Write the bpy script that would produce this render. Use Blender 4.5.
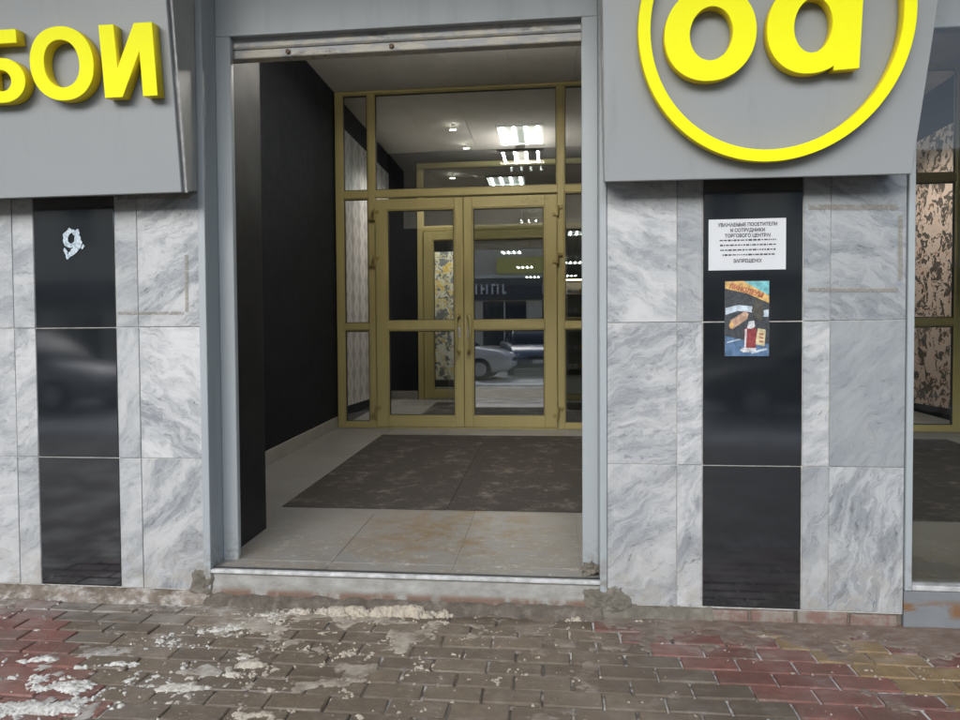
import bpy, bmesh, math, random
import numpy as np
from mathutils import Vector, Matrix, noise as mnoise
R = math.radians
random.seed(7)
S = bpy.context.scene
for o in list(bpy.data.objects): bpy.data.objects.remove(o)
COL = S.collection

# ------------------------------------------------------------------ camera
cd = bpy.data.cameras.new('camera'); cam = bpy.data.objects.new('camera', cd); COL.objects.link(cam)
cd.sensor_width = 36.0; cd.lens = 683.8641 / 960 * 36.0
cd.clip_start = 0.05; cd.clip_end = 3000
c0, c1, c2 = (0.99425749, 0.10681677, -0.00649755), (0.0035528, 0.02773542, 0.99960899), (0.10695522, -0.99389181, 0.02719665)
m = Matrix(((c0[0], c1[0], c2[0], 0.0), (c0[1], c1[1], c2[1], -2.938), (c0[2], c1[2], c2[2], 1.1773), (0, 0, 0, 1)))
cam.matrix_world = m
S.camera = cam
S.render.resolution_x, S.render.resolution_y = 1024, 768

# ------------------------------------------------------------------ sky, sun, exposure
SUN_EL, SUN_AZ = R(25), R(195)          # azimuth clockwise from +Y: the sun stands over the street, a little to the left
w = bpy.data.worlds.new('World'); S.world = w; w.use_nodes = True
nt = w.node_tree; nt.nodes.clear()
wo = nt.nodes.new('ShaderNodeOutputWorld'); bg = nt.nodes.new('ShaderNodeBackground')
sk = nt.nodes.new('ShaderNodeTexSky'); sk.sky_type = 'NISHITA'; sk.sun_disc = False
sk.sun_elevation = SUN_EL; sk.sun_rotation = SUN_AZ; sk.air_density = 1.0; sk.dust_density = 1.0; sk.ozone_density = 1.0
hs = nt.nodes.new('ShaderNodeHueSaturation'); hs.inputs['Saturation'].default_value = 0.75
nt.links.new(sk.outputs[0], hs.inputs['Color']); nt.links.new(hs.outputs[0], bg.inputs[0]); nt.links.new(bg.outputs[0], wo.inputs[0])
bg.inputs[1].default_value = 0.15
sl = bpy.data.lights.new('sun', 'SUN'); sl.energy = 1.0; sl.angle = R(45); sl.color = (0.965, 0.985, 1.0)
so = bpy.data.objects.new('sun', sl); COL.objects.link(so)
sd = Vector((math.sin(SUN_AZ) * math.cos(SUN_EL), math.cos(SUN_AZ) * math.cos(SUN_EL), math.sin(SUN_EL)))
so.rotation_euler = sd.to_track_quat('Z', 'Y').to_euler(); so.location = (-6, -14, 16)
S.view_settings.view_transform = 'Standard'; S.view_settings.look = 'None'; S.view_settings.gamma = 1
S.view_settings.use_curve_mapping = False; S.view_settings.exposure = 1.36
S.render.engine = 'CYCLES'
S.cycles.max_bounces = 8; S.cycles.transparent_max_bounces = 24; S.cycles.caustics_reflective = False

# ------------------------------------------------------------------ node helpers
class NT:
    def __init__(s, name):
        s.m = bpy.data.materials.new(name); s.m.use_nodes = True; s.t = s.m.node_tree; s.t.nodes.clear()
        s.out = s.n('OutputMaterial'); s.b = s.n('BsdfPrincipled'); s.t.links.new(s.b.outputs[0], s.out.inputs[0])
    def n(s, typ, **k):
        x = s.t.nodes.new('ShaderNode' + typ)
        for a, v in k.items(): setattr(x, a, v)
        return x
    def put(s, sock, v):
        if isinstance(v, bpy.types.NodeSocket): s.t.links.new(v, sock)
        elif v is not None:
            if sock.type == 'RGBA' and not hasattr(v, '__len__'): v = (v, v, v, 1)
            elif sock.type == 'RGBA' and len(v) == 3: v = (*v, 1)
            sock.default_value = v
    def math(s, op, a, b=None, c=None, clamp=False):
        x = s.n('Math', operation=op, use_clamp=clamp)
        for i, v in enumerate((a, b, c)):
            if v is not None: s.put(x.inputs[i], v)
        return x.outputs[0]
    def vmath(s, op, a, b=None):
        x = s.n('VectorMath', operation=op)
        s.put(x.inputs[0], a)
        if b is not None:
            if op == 'SCALE': s.put(x.inputs[3], b)
            else: s.put(x.inputs[1], b)
        return x.outputs[0]
    def mix(s, f, a, b, blend='MIX'):
        x = s.n('Mix', data_type='RGBA', blend_type=blend)
        s.put(x.inputs[0], f); s.put(x.inputs[6], a); s.put(x.inputs[7], b); return x.outputs[2]
    def noise(s, vec, scale, detail=4, rough=.55, dist=0, out='Fac'):
        x = s.n('TexNoise'); s.put(x.inputs['Vector'], vec)
        for k, v in (('Scale', scale), ('Detail', detail), ('Roughness', rough), ('Distortion', dist)): s.put(x.inputs[k], v)
        return x.outputs[out]
    def vor(s, vec, scale, feat='F1', out='Distance', rnd=1):
        x = s.n('TexVoronoi', feature=feat); s.put(x.inputs['Vector'], vec); s.put(x.inputs['Scale'], scale); s.put(x.inputs['Randomness'], rnd)
        return x.outputs[out]
    def ramp(s, f, *stops):
        x = s.n('ValToRGB'); e = x.color_ramp.elements
        while len(e) < len(stops): e.new(0.5)
        for i, (p, c) in enumerate(stops):
            e[i].position = p; e[i].color = (c, c, c, 1) if not hasattr(c, '__len__') else (*c, 1)
        s.put(x.inputs[0], f); return x.outputs[0]
    def smooth(s, f, lo, hi):
        x = s.n('MapRange', interpolation_type='SMOOTHSTEP'); s.put(x.inputs[0], f); s.put(x.inputs[1], lo); s.put(x.inputs[2], hi)
        return x.outputs[0]
    def map(s, vec, loc=(0, 0, 0), rot=(0, 0, 0), sc=(1, 1, 1)):
        x = s.n('Mapping'); s.put(x.inputs[0], vec); s.put(x.inputs[1], loc); s.put(x.inputs[2], rot); s.put(x.inputs[3], sc); return x.outputs[0]
    def pos(s): return s.n('NewGeometry').outputs['Position']
    def obj(s): return s.n('TexCoord').outputs['Object']
    def rnd(s): return s.n('ObjectInfo').outputs['Random']
    def sep(s, v):
        x = s.n('SeparateXYZ'); s.put(x.inputs[0], v); return x.outputs
    def comb(s, x_, y_, z_):
        x = s.n('CombineXYZ'); s.put(x.inputs[0], x_); s.put(x.inputs[1], y_); s.put(x.inputs[2], z_); return x.outputs[0]
    def bump(s, h, strength=.3, dist=.01):
        x = s.n('Bump'); s.put(x.inputs['Height'], h); s.put(x.inputs['Strength'], strength); s.put(x.inputs['Distance'], dist)
        s.put(s.b.inputs['Normal'], x.outputs[0])
    def set(s, color=None, rough=None, metal=None, spec=None, emis=None, estr=None):
        for k, v in (('Base Color', color), ('Roughness', rough), ('Metallic', metal), ('Specular IOR Level', spec), ('Emission Color', emis), ('Emission Strength', estr)):
            if v is not None: s.put(s.b.inputs[k], v)
        return s.m

def plain(name, c, rough=.5, var=.12, scale=6, metal=0, bump=0, bscale=120, spec=.5):
    """a plain paint or stone with mild mottling"""
    k = NT(name); p = k.pos()
    f = k.noise(p, scale, 5, .6)
    lo = tuple(v * (1 - var) for v in c); hi = tuple(min(1, v * (1 + var)) for v in c)
    col = k.ramp(f, (.3, lo), (.7, hi))
    r = k.math('MULTIPLY_ADD', k.noise(p, scale * 2.3, 3), .18, rough - .09)
    if bump: k.bump(k.noise(p, bscale, 4, .6), bump, .004)
    return k.set(col, r, metal, spec)

MAT = {}
def build_materials():
    # --- grey painted sheet metal of portal and signs
    k = NT('grey_cladding'); p = k.pos()
    st = k.noise(k.map(p, sc=(14, 14, 1.2)), 1.0, 5, .6)
    col = k.mix(k.smooth(st, .45, .8), (.335, .362, .37), (.295, .312, .315))
    col = k.mix(k.math('MULTIPLY', k.smooth(k.noise(p, 9, 6, .7), .62, .75), .35), col, (.22, .21, .19))
    z = k.sep(p)[2]
    low = k.math('MULTIPLY', k.smooth(z, .34, .13), k.smooth(k.noise(p, 26, 5, .7), .42, .62))
    col = k.mix(k.math('MULTIPLY', low, .7), col, (.2, .17, .13))
    k.set(col, k.math('MULTIPLY_ADD', st, .15, .33)); k.bump(k.noise(p, 5, 2), .06, .01); MAT['clad'] = k.m
    k = NT('sign_panel'); p = k.pos()
    col = k.mix(k.noise(p, 1.6, 4), (.265, .277, .277), (.29, .303, .303))
    col = k.mix(k.math('MULTIPLY', k.smooth(k.noise(k.map(p, sc=(10, 10, .9)), 1.5, 6, .65), .55, .8), .34), col, (.19, .19, .18))
    k.set(col, .42); k.bump(k.noise(p, 2.2, 2), .12, .02); MAT['sign'] = k.m
    MAT['trim'] = plain('sign_edge_trim', (.3, .31, .30), .35, .1)
    MAT['sign_side'] = plain('sign_side_sheet', (.36, .355, .33), .4, .12)
    k = NT('yellow_acrylic'); k.set(k.mix(k.noise(k.pos(), 7, 3), (.94, .91, .004), (.97, .95, .006)), .5, spec=.2); MAT['yellow'] = k.m
    MAT['yellow_side'] = plain('yellow_letter_side', (.84, .66, .01), .4, .06)
    # --- white veined marble: object colour = (greyness, vein amount, vein direction)
    k = NT('white_marble'); oi = k.n('ObjectInfo'); c = k.n('SeparateColor'); k.put(c.inputs[0], oi.outputs['Color'])
    grey, veins, ang = c.outputs[0], c.outputs[1], c.outputs[2]
    v = k.vmath('ADD', k.obj(), k.vmath('SCALE', (31.3, 17.7, 23.1), oi.outputs['Random']))
    rot = k.comb(0, k.math('MULTIPLY', ang, 3.1416), 0)
    mp = k.n('Mapping'); k.put(mp.inputs[0], v); k.put(mp.inputs[2], rot); v = mp.outputs[0]
    warp = k.vmath('SCALE', k.vmath('SUBTRACT', k.noise(v, 3.2, 4, .6, out='Color'), (.5, .5, .5)), .22)
    v = k.vmath('ADD', v, warp)
    vs = k.map(v, sc=(1.0, 2, 4.6))
    n1 = k.noise(vs, 3.1, 10, .68, 1.2)
    n2 = k.noise(vs, 10, 8, .72, .8)
    cloud = k.noise(k.map(v, sc=(1.0, 2, 2.4)), 2.6, 6, .65, .4)
    l1 = k.math('SUBTRACT', 1, k.smooth(k.math('ABSOLUTE', k.math('SUBTRACT', n1, .5)), .0, .05))
    sm = k.smooth(n1, .49, .60)
    l2 = k.smooth(n2, .53, .66)
    gate = k.smooth(cloud, .36, .60)
    a = k.math('MULTIPLY', k.math('ADD', k.math('MULTIPLY', l1, .38), k.math('MULTIPLY', sm, .62)), k.math('MULTIPLY', veins, k.math('MULTIPLY_ADD', gate, .7, .3)))
    b = k.math('MULTIPLY', k.math('MULTIPLY', l2, k.math('MULTIPLY_ADD', gate, .8, .2)), k.math('MULTIPLY', veins, .75))
    base = k.mix(k.smooth(cloud, .35, .72), (.55, .545, .53), (.33, .343, .352))
    base = k.mix(1, base, k.ramp(oi.outputs['Random'], (0, .86), (1, 1.06)), 'MULTIPLY')
    base = k.mix(grey, base, (.25, .27, .278))
    col = k.mix(k.math('MULTIPLY', a, 1.0, clamp=True), base, (.125, .142, .156))
    col = k.mix(k.math('MULTIPLY', b, 1.0, clamp=True), col, (.13, .14, .147))
    spk = k.smooth(k.noise(k.map(v, sc=(1, 2, 2.2)), 40, 5, .7), .60, .70)
    col = k.mix(k.math('MULTIPLY', k.math('MULTIPLY', spk, gate), .5), col, (.16, .17, .18))
    fine = k.noise(k.map(v, sc=(1.0, 2, 3.6)), 21, 8, .74, .5)
    fv = k.math('MULTIPLY', k.math('MULTIPLY', k.smooth(fine, .555, .63), k.smooth(n1, .47, .60)), k.math('MULTIPLY', veins, .8))
    col = k.mix(fv, col, (.075, .085, .095))
    pz = k.pos(); stn = k.smooth(k.noise(pz, 4.5, 6, .7), .58, .76)
    col = k.mix(k.math('MULTIPLY', stn, .34), col, (.38, .33, .26))
    low = k.math('MULTIPLY', k.smooth(k.sep(pz)[2], .42, .04), k.smooth(k.noise(pz, 11, 6, .7), .38, .66))
    col = k.mix(k.math('MULTIPLY', low, .55), col, (.33, .29, .225))
    k.set(col, k.math('MULTIPLY_ADD', n2, .22, .22)); k.bump(k.noise(pz, 70, 4), .06, .002); MAT['marble'] = k.m
    # --- polished black granite
    k = NT('black_granite'); p = k.pos()
    sm = k.noise(k.map(p, sc=(1.0, 1, 3.2)), 3.2, 5, .6)
    col = k.mix(sm, (.008, .0095, .011), (.014, .016, .018))
    sp = k.smooth(k.noise(p, 330, 2), .70, .78)
    col = k.mix(k.math('MULTIPLY', sp, .35), col, (.09, .095, .10))
    z = k.sep(p)[2]
    salt = k.math('MULTIPLY', k.smooth(z, .16, .05), k.smooth(k.noise(k.map(p, sc=(2, 2, 1)), 16, 7, .75), .52, .68))
    col = k.mix(k.math('MULTIPLY', salt, .28), col, (.16, .165, .17))
    k.set(col, k.math('MULTIPLY_ADD', sm, .09, .03), spec=.8); k.b.inputs['IOR'].default_value = 1.66; k.bump(k.noise(p, 3.0, 2), .02, .01); MAT['granite'] = k.m
    MAT['grout'] = plain('tile_grout', (.44, .425, .39), .9, .25, 30, bump=.3)
    # --- cement and bricks at the foot
    k = NT('cement'); p = k.pos()
    col = k.ramp(k.noise(p, 14, 7, .7), (.3, (.10, .088, .066)), (.55, (.17, .15, .118)), (.75, (.26, .24, .20)))
    k.set(col, .92); k.bump(k.noise(p, 60, 6, .7), .7, .01); MAT['cement'] = k.m
    k = NT('step_concrete'); p = k.pos(); z = k.sep(p)[2]
    col = k.ramp(k.noise(k.map(p, sc=(1, 1, 2)), 9, 7, .68), (.3, (.19, .18, .155)), (.6, (.31, .30, .27)), (.8, (.40, .39, .36)))
    rust = k.math('MULTIPLY', k.smooth(z, .078, .045), k.smooth(k.noise(k.map(p, sc=(1, 1, .4)), 8, 5, .6), .36, .52))
    col = k.mix(k.math('MULTIPLY', rust, .85), col, (.14, .07, .04))
    k.set(col, .9); k.bump(k.noise(p, 45, 6, .7), .5, .008); MAT['step'] = k.m
    k = NT('old_brick'); p = k.pos()
    col = k.mix(k.noise(p, 20, 6, .7), (.17, .088, .068), (.22, .15, .12))
    col = k.mix(k.smooth(k.noise(p, 13, 6, .75), .42, .60), col, (.24, .21, .175)); k.set(col, .9)
    k.bump(k.noise(p, 80, 5, .7), .6, .006); MAT['brick'] = k.m
    # --- paving: object colour gives the stone, salt film and dirt lie on top
    k = NT('concrete_paver'); oi = k.n('ObjectInfo'); p = k.pos(); xyz = k.sep(p)
    base = oi.outputs['Color']
    f = k.noise(k.vmath('ADD', p, k.vmath('SCALE', (3, 5, 7), oi.outputs['Random'])), 24, 6, .7)
    col = k.mix(.55, base, k.mix(1, base, k.ramp(f, (.25, .45), (.75, 1.5)), 'MULTIPLY'))
    col = k.mix(1, col, k.ramp(oi.outputs['Random'], (0, .82), (1, 1.15)), 'MULTIPLY')
    col = k.mix(k.math('MULTIPLY', k.smooth(k.noise(p, 300, 3), .62, .72), .35), col, (.40, .37, .32))
    film_n = k.noise(k.map(p, sc=(1, 1.7, 1)), 7, 8, .72)
    near = k.math('MULTIPLY', k.smooth(xyz[1], -.34, -.02), k.smooth(xyz[0], -1.05, -1.5))
    near2 = k.math('MULTIPLY', k.smooth(xyz[1], -.42, -.1), k.smooth(xyz[0], .1, .45))
    film = k.math('ADD', k.math('MULTIPLY', k.smooth(film_n, .50, .72), .36), k.math('ADD', k.math('MULTIPLY', near, k.smooth(film_n, .30, .62)), k.math('MULTIPLY', near2, k.math('MULTIPLY', k.smooth(film_n, .42, .62), .55))), clamp=True)
    mud = k.smooth(k.noise(p, 5.2, 7, .7), .44, .66)
    col = k.mix(k.math('MULTIPLY', mud, .5), col, (.115, .088, .064))
    col = k.mix(k.math('MULTIPLY', film, .72), col, (.39, .355, .315))
    fine = k.smooth(k.noise(p, 62, 7, .78), .60, .70)
    col = k.mix(k.math('MULTIPLY', fine, k.math('MULTIPLY_ADD', film, .5, .18)), col, (.55, .53, .49))
    spk = k.math('MULTIPLY', k.smooth(k.noise(k.map(p, sc=(1, 1.6, 1)), 34, 9, .82), .575, .64), k.math('MULTIPLY', k.smooth(xyz[0], .7, -.4), k.smooth(k.noise(p, 2.8, 4), .36, .56)))
    col = k.mix(k.math('MULTIPLY', spk, .8), col, (.50, .455, .375))
    wet = k.smooth(k.noise(p, 3.1, 4), .42, .62)
    k.set(col, k.math('MULTIPLY_ADD', wet, -.34, .66)); k.bump(k.noise(p, 170, 5, .7), .35, .004); MAT['paver'] = k.m
    k = NT('joint_sand'); p = k.pos()
    n = k.noise(k.map(p, sc=(1, 1.3, 1)), 9, 6, .7)
    xx = k.sep(p)[0]
    big = k.math('ADD', k.noise(p, 2.6, 5, .65), k.math('MULTIPLY', k.smooth(xx, -.3, .3), .12))
    f = k.math('MULTIPLY', k.smooth(big, .48, .60), k.smooth(n, .36, .56))
    col = k.mix(f, k.mix(n, (.05, .044, .036), (.13, .115, .095)), (.52, .50, .47)); k.set(col, .95)
    k.bump(k.noise(p, 220, 4), .5, .004); MAT['sand'] = k.m
    k = NT('brown_mud'); p = k.pos()
    k.set(k.ramp(k.noise(p, 18, 7, .72), (.3, (.075, .060, .045)), (.55, (.14, .115, .088)), (.75, (.27, .245, .21))), .85); k.bump(k.noise(p, 70, 6, .75), .8, .008); MAT['mud'] = k.m
    k = NT('gritty_snow'); p = k.pos(); xyz = k.sep(p)
    dirty = k.smooth(k.math('ADD', xyz[0], k.math('MULTIPLY', k.noise(p, 8, 4), .5)), -1.25, -.65)
    col = k.mix(dirty, (.60, .58, .53), (.45, .385, .295))
    col = k.mix(k.smooth(k.noise(p, 55, 6, .75), .46, .66), col, (.30, .26, .21)); k.set(col, .8)
    k.put(k.b.inputs['Subsurface Weight'], .15); k.put(k.b.inputs['Subsurface Radius'], (.01, .01, .01))
    k.bump(k.noise(p, 260, 4, .7), .6, .004); MAT['snow'] = k.m
    # --- vestibule
    k = NT('floor_tile'); p = k.pos(); rn = k.rnd()
    col = k.mix(k.noise(p, 3, 6, .65), (.185, .178, .165), (.25, .24, .222))
    col = k.mix(1, col, k.ramp(rn, (0, .93), (1, 1.06)), 'MULTIPLY')
    y = k.sep(p)[1]
    dv = k.n('VectorMath', operation='DISTANCE'); k.put(dv.inputs[0], k.map(p, sc=(1, 1, 0))); k.put(dv.inputs[1], (-.50, .72, 0))
    d = k.math('MULTIPLY', k.math('MULTIPLY_ADD', k.smooth(dv.outputs['Value'], .75, .15), .9, k.math('MULTIPLY', k.smooth(y, 1.3, .2), .35)), k.smooth(k.noise(k.map(p, sc=(1, 1.3, 1)), 7.5, 9, .76), .42, .60))
    col = k.mix(k.math('MULTIPLY', d, .85), col, (.185, .12, .052))
    s2 = k.math('MULTIPLY', k.smooth(y, 1.1, .1), k.smooth(k.noise(p, 22, 7, .78), .53, .66))
    col = k.mix(k.math('MULTIPLY', s2, .7), col, (.46, .42, .35))
    k.set(col, k.math('MULTIPLY_ADD', k.noise(p, 6, 5), .3, .26)); MAT['tile'] = k.m
    k = NT('mat_carpet'); p = k.pos()
    rib = k.noise(k.map(p, sc=(1, .12, 1)), 150, 2)
    col = k.mix(rib, (.042, .036, .032), (.072, .063, .055))
    col = k.mix(k.math('MULTIPLY', k.smooth(k.noise(p, 4.2, 10, .84), .50, .64), .55), col, (.24, .21, .175))
    col = k.mix(k.math('MULTIPLY', k.smooth(k.noise(p, 17, 8, .8), .60, .70), .45), col, (.30, .27, .225))
    k.set(col, .95, spec=.2); k.bump(k.noise(p, 420, 3), .8, .004); MAT['mat'] = k.m
    MAT['darkwall'] = plain('charcoal_wall_paint', (.010, .0112, .0142), .7, .25, 5, spec=.15)
    MAT['pier'] = plain('dark_pier_panel', (.012, .0125, .014), .5, .25, 4, spec=.25)
    MAT['ceil'] = plain('ceiling_board', (.80, .79, .76), .8, .06, 3, bump=.2, bscale=300)
    MAT['skirt'] = plain('stone_skirting', (.27, .255, .225), .4, .12, 8)
    MAT['lintel'] = None
    k = NT('worn_steel_lintel'); p = k.pos(); z = k.sep(p)[2]
    col = k.mix(k.noise(k.map(p, sc=(2, 2, 14)), 2.2, 6, .65), (.40, .405, .40), (.50, .505, .49))
    peel = k.smooth(k.noise(k.map(p, sc=(1, 1, 3.5)), 7, 7, .72), .47, .55)
    col = k.mix(k.math('MULTIPLY', peel, .85), col, (.62, .57, .46))
    col = k.mix(k.math('MULTIPLY', k.smooth(k.noise(k.map(p, sc=(1, 1, 3)), 5, 8, .75), .55, .63), .7), col, (.20, .19, .175))
    col = k.mix(k.smooth(k.noise(p, 19, 5, .6), .68, .74), col, (.16, .08, .04)); k.set(col, .6); k.bump(peel, .3, .004); MAT['lintel'] = k.m
    k = NT('gold_aluminium'); p = k.pos()
    col = k.mix(k.noise(k.map(p, sc=(6, 6, 1)), 3, 5), (.375, .318, .132), (.435, .368, .158))
    k.set(col, k.math('MULTIPLY_ADD', k.noise(p, 12, 4), .15, .36), .08); MAT['gold'] = k.m
    MAT['gold_dark'] = plain('bronze_hinge', (.33, .26, .10), .4, .15, 20, metal=.3)
    MAT['gasket'] = plain('black_rubber_gasket', (.012, .012, .012), .6, .2)
    MAT['steel'] = plain('worn_aluminium_strip', (.46, .455, .44), .5, .35, 22, metal=.1)
    k = NT('clear_glass'); k.t.nodes.remove(k.b)
    tr = k.n('BsdfTransparent'); gl = k.n('BsdfGlossy'); gl.inputs['Roughness'].default_value = .0
    k.put(tr.inputs[0], (.90, .93, .91)); fr = k.n('Fresnel'); fr.inputs[0].default_value = 1.52
    ms = k.n('MixShader'); k.put(ms.inputs[0], k.math('MULTIPLY', fr.outputs[0], 7.6, clamp=True)); k.put(ms.inputs[1], tr.outputs[0]); k.put(ms.inputs[2], gl.outputs[0])
    k.put(k.out.inputs[0], ms.outputs[0]); MAT['glass'] = k.m
    g2 = k.m.copy(); g2.name = 'single_pane_glass'; MAT['thin'] = g2
    for n_ in g2.node_tree.nodes:
        if n_.type == 'MATH': n_.inputs[1].default_value = 1.0
    # --- wallpapers
    k = NT('silver_wave_wallpaper'); pw = k.pos(); o = k.sep(k.vmath('ADD', pw, k.vmath('SCALE', k.vmath('SUBTRACT', k.noise(pw, 5, 3, out='Color'), (.5, .5, .5)), .09)))
    wv = k.math('SINE', k.math('MULTIPLY', o[2], 15.0))
    a = k.math('SINE', k.math('ADD', k.math('MULTIPLY', o[1], 24), k.math('MULTIPLY', wv, 1.5)))
    b = k.math('SINE', k.math('SUBTRACT', k.math('MULTIPLY', o[1], 24), k.math('MULTIPLY', wv, 1.5)))
    f = k.math('MULTIPLY_ADD', k.math('MAXIMUM', a, b), .5, .5)
    f = k.math('POWER', f, 3.0)
    col = k.mix(f, (.44, .41, .40), (.76, .725, .70)); k.set(col, .35, .15); k.bump(f, .25, .01); MAT['wave'] = k.m
    def floral(name, ground, leaf, flower, core):
        k = NT(name); o = k.pos()
        wp = k.vmath('ADD', o, k.vmath('SCALE', k.vmath('SUBTRACT', k.noise(o, 6, 3, out='Color'), (.5, .5, .5)), .16))
        n = k.noise(wp, 7.5, 3, .55, .8); n2 = k.noise(k.vmath('ADD', wp, (3.1, 7.7, 1.3)), 9, 3, .55, 1.0)
        col = k.mix(k.smooth(n, .485, .505), ground, leaf)
        col = k.mix(k.smooth(n2, .53, .56), col, flower)
        col = k.mix(k.smooth(n2, .62, .64), col, core); k.set(col, .6); return k.m
    MAT['roses'] = floral('pink_rose_wallpaper', (.62, .48, .41), (.10, .08, .065), (.66, .48, .40), (.22, .13, .10))
    MAT['yroses'] = floral('grey_yellow_floral_wallpaper', (.80, .78, .66), (.20, .215, .23), (.80, .68, .34), (.80, .50, .08))
    # --- prints
    MAT['paper'] = plain('white_paper', (.58, .585, .59), .6, .03)
    MAT['ink'] = plain('black_print', (.05, .05, .05), .7, .1)
    MAT['residue'] = None
    k = NT('brown_tape_residue'); p = k.pos()
    al = k.smooth(k.noise(k.map(p, sc=(1, 1, 1)), 38, 7, .78), .30, .52)
    k.set(k.mix(k.noise(p, 60, 4), (.26, .23, .18), (.36, .32, .26)), .85)
    k.put(k.b.inputs['Alpha'], k.math('MULTIPLY', al, .5)); MAT['residue'] = k.m
    k = NT('torn_sticker'); p = k.pos()
    k.set(k.mix(k.smooth(k.noise(p, 90, 5, .7), .4, .6), (.55, .62, .66), (.26, .33, .38)), .7); MAT['sticker'] = k.m
    for nm, c in (('p_teal', (.16, .48, .50)), ('p_orange', (.68, .42, .13)), ('p_letter', (.42, .10, .05)), ('p_dark', (.025, .03, .035)), ('p_blue', (.07, .15, .27)),
                  ('p_pale', (.5, .58, .64)), ('p_red', (.26, .02, .02)), ('p_cream', (.62, .53, .30)), ('p_tan', (.50, .31, .20)), ('p_pine', (.045, .04, .025)), ('p_white', (.62, .62, .62))):
        MAT[nm] = plain('print_' + nm[2:], tuple(v * .8 + .035 for v in c), .3, .4, 60)
    # --- lamps
    k = NT('fluorescent_tube'); k.set((.9, .9, .9), .4, emis=(.93, 1.0, .97), estr=13.0); MAT['tube'] = k.m
    k = NT('warm_tube'); k.set((.9, .9, .9), .4, emis=(1.0, .955, .87), estr=70.0); MAT['warmtube'] = k.m
    k = NT('spot_lens'); k.set((.9, .9, .9), .4, emis=(1.0, .93, .80), estr=7.0); MAT['spot'] = k.m
    k = NT('shelf_strip_light'); k.set((.9, .9, .9), .4, emis=(1.0, .82, .55), estr=3.0); MAT['strip'] = k.m
    MAT['louvre'] = plain('white_louvre', (.42, .42, .4), .5, .05, metal=.4)
    MAT['rusty'] = plain('rusty_bolt', (.16, .10, .06), .8, .3, 40)
    MAT['darkmetal'] = plain('dark_metal', (.04, .04, .04), .4, .2)
    # --- street behind the camera
    k = NT('wet_asphalt'); p = k.pos()
    col = k.mix(k.noise(p, 2.2, 6, .65), (.13, .13, .13), (.24, .235, .23))
    col = k.mix(k.math('MULTIPLY', k.smooth(k.noise(k.map(p, sc=(.25, 1.4, 1)), 1.6, 6, .7), .46, .60), .8), col, (.56, .56, .56))
    k.set(col, .45); k.bump(k.noise(p, 90, 4), .3, .01); MAT['asphalt'] = k.m
    MAT['kerbstone'] = plain('kerb_concrete', (.36, .355, .34), .85, .2, 8, bump=.3)
    MAT['slush'] = plain('snow_bank', (.62, .62, .61), .8, .2, 5, bump=.5, bscale=40)
    MAT['facade'] = plain('opposite_plaster', (.44, .39, .32), .85, .12, 1.2)
    MAT['facade_light'] = plain('opposite_trim', (.48, .46, .42), .8, .1, 2)
    MAT['shopdark'] = plain('opposite_shopfront', (.045, .045, .05), .4, .2)
    MAT['winglass'] = plain('opposite_window_glass', (.03, .035, .04), .08, .2)
    MAT['tyre'] = plain('tyre_rubber', (.018, .018, .018), .8, .2)
    MAT['rim'] = plain('alloy_rim', (.42, .42, .43), .35, .1, metal=.6)
    MAT['carglass'] = plain('car_glass', (.02, .024, .028), .06, .1)
    MAT['lampglass'] = plain('car_lamp_glass', (.55, .56, .58), .15, .1)
    MAT['taillamp'] = plain('car_tail_lamp', (.35, .02, .02), .2, .1)
    def car_paint(nm, c): 
        k = NT(nm); k.set(k.mix(k.noise(k.pos(), 3, 5), c, tuple(v * .82 for v in c)), .3); k.put(k.b.inputs['Coat Weight'], .6); return k.m
    MAT['white_paint'] = car_paint('white_car_paint', (.66, .67, .68)); MAT['blue_paint'] = car_paint('steel_blue_car_paint', (.10, .13, .18))
    MAT['silver_paint'] = car_paint('silver_car_paint', (.33, .34, .35)); MAT['dark_paint'] = car_paint('dark_car_paint', (.02, .02, .024))
build_materials()

# ------------------------------------------------------------------ mesh helpers
def link(o, parent=None):
    COL.objects.link(o)
    if parent is not None:
        o.parent = parent
    return o
def wloc(o):
    v = Vector((0, 0, 0))
    while o is not None: v += o.location; o = o.parent
    return v
def place(name, me, loc, parent=None):
    """link a mesh object whose origin stands at world position loc under an unrotated parent"""
    o = bpy.data.objects.new(name, me)
    o.location = Vector(loc) - (wloc(parent) if parent is not None else Vector((0, 0, 0)))
    return link(o, parent)
def tag(o, label=None, cat=None, group=None, kind=None):
    for k_, v_ in (('label', label), ('category', cat), ('group', group), ('kind', kind)):
        if v_: o[k_] = v_
    return o
def empty(name, loc, label, cat, group=None):
    o = bpy.data.objects.new(name, None); o.empty_display_size = .1; o.location = loc; COL.objects.link(o)
    return tag(o, label, cat, group)
_cache = {}
def box_mesh(sx, sy, sz, bev=0.0, mat=None):
    key = (round(sx, 4), round(sy, 4), round(sz, 4), bev, mat.name if mat else '')
    if key in _cache: return _cache[key]
    bm = bmesh.new(); bmesh.ops.create_cube(bm, size=1.0)
    bmesh.ops.scale(bm, vec=(sx, sy, sz), verts=bm.verts)
    if bev > 0: bmesh.ops.bevel(bm, geom=bm.edges[:] , offset=min(bev, .45 * min(sx, sy, sz)), segments=1, affect='EDGES')
    me = bpy.data.meshes.new('box'); bm.to_mesh(me); bm.free()
    if mat: me.materials.append(mat)
    _cache[key] = me; return me
def box(name, x0, x1, y0, y1, z0, z1, mat, parent=None, bev=0.0, rot=None):
    me = box_mesh(x1 - x0, y1 - y0, z1 - z0, bev, mat)
    o = place(name, me, ((x0 + x1) / 2, (y0 + y1) / 2, (z0 + z1) / 2), parent)
    if rot: o.rotation_euler = rot
    return o
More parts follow.
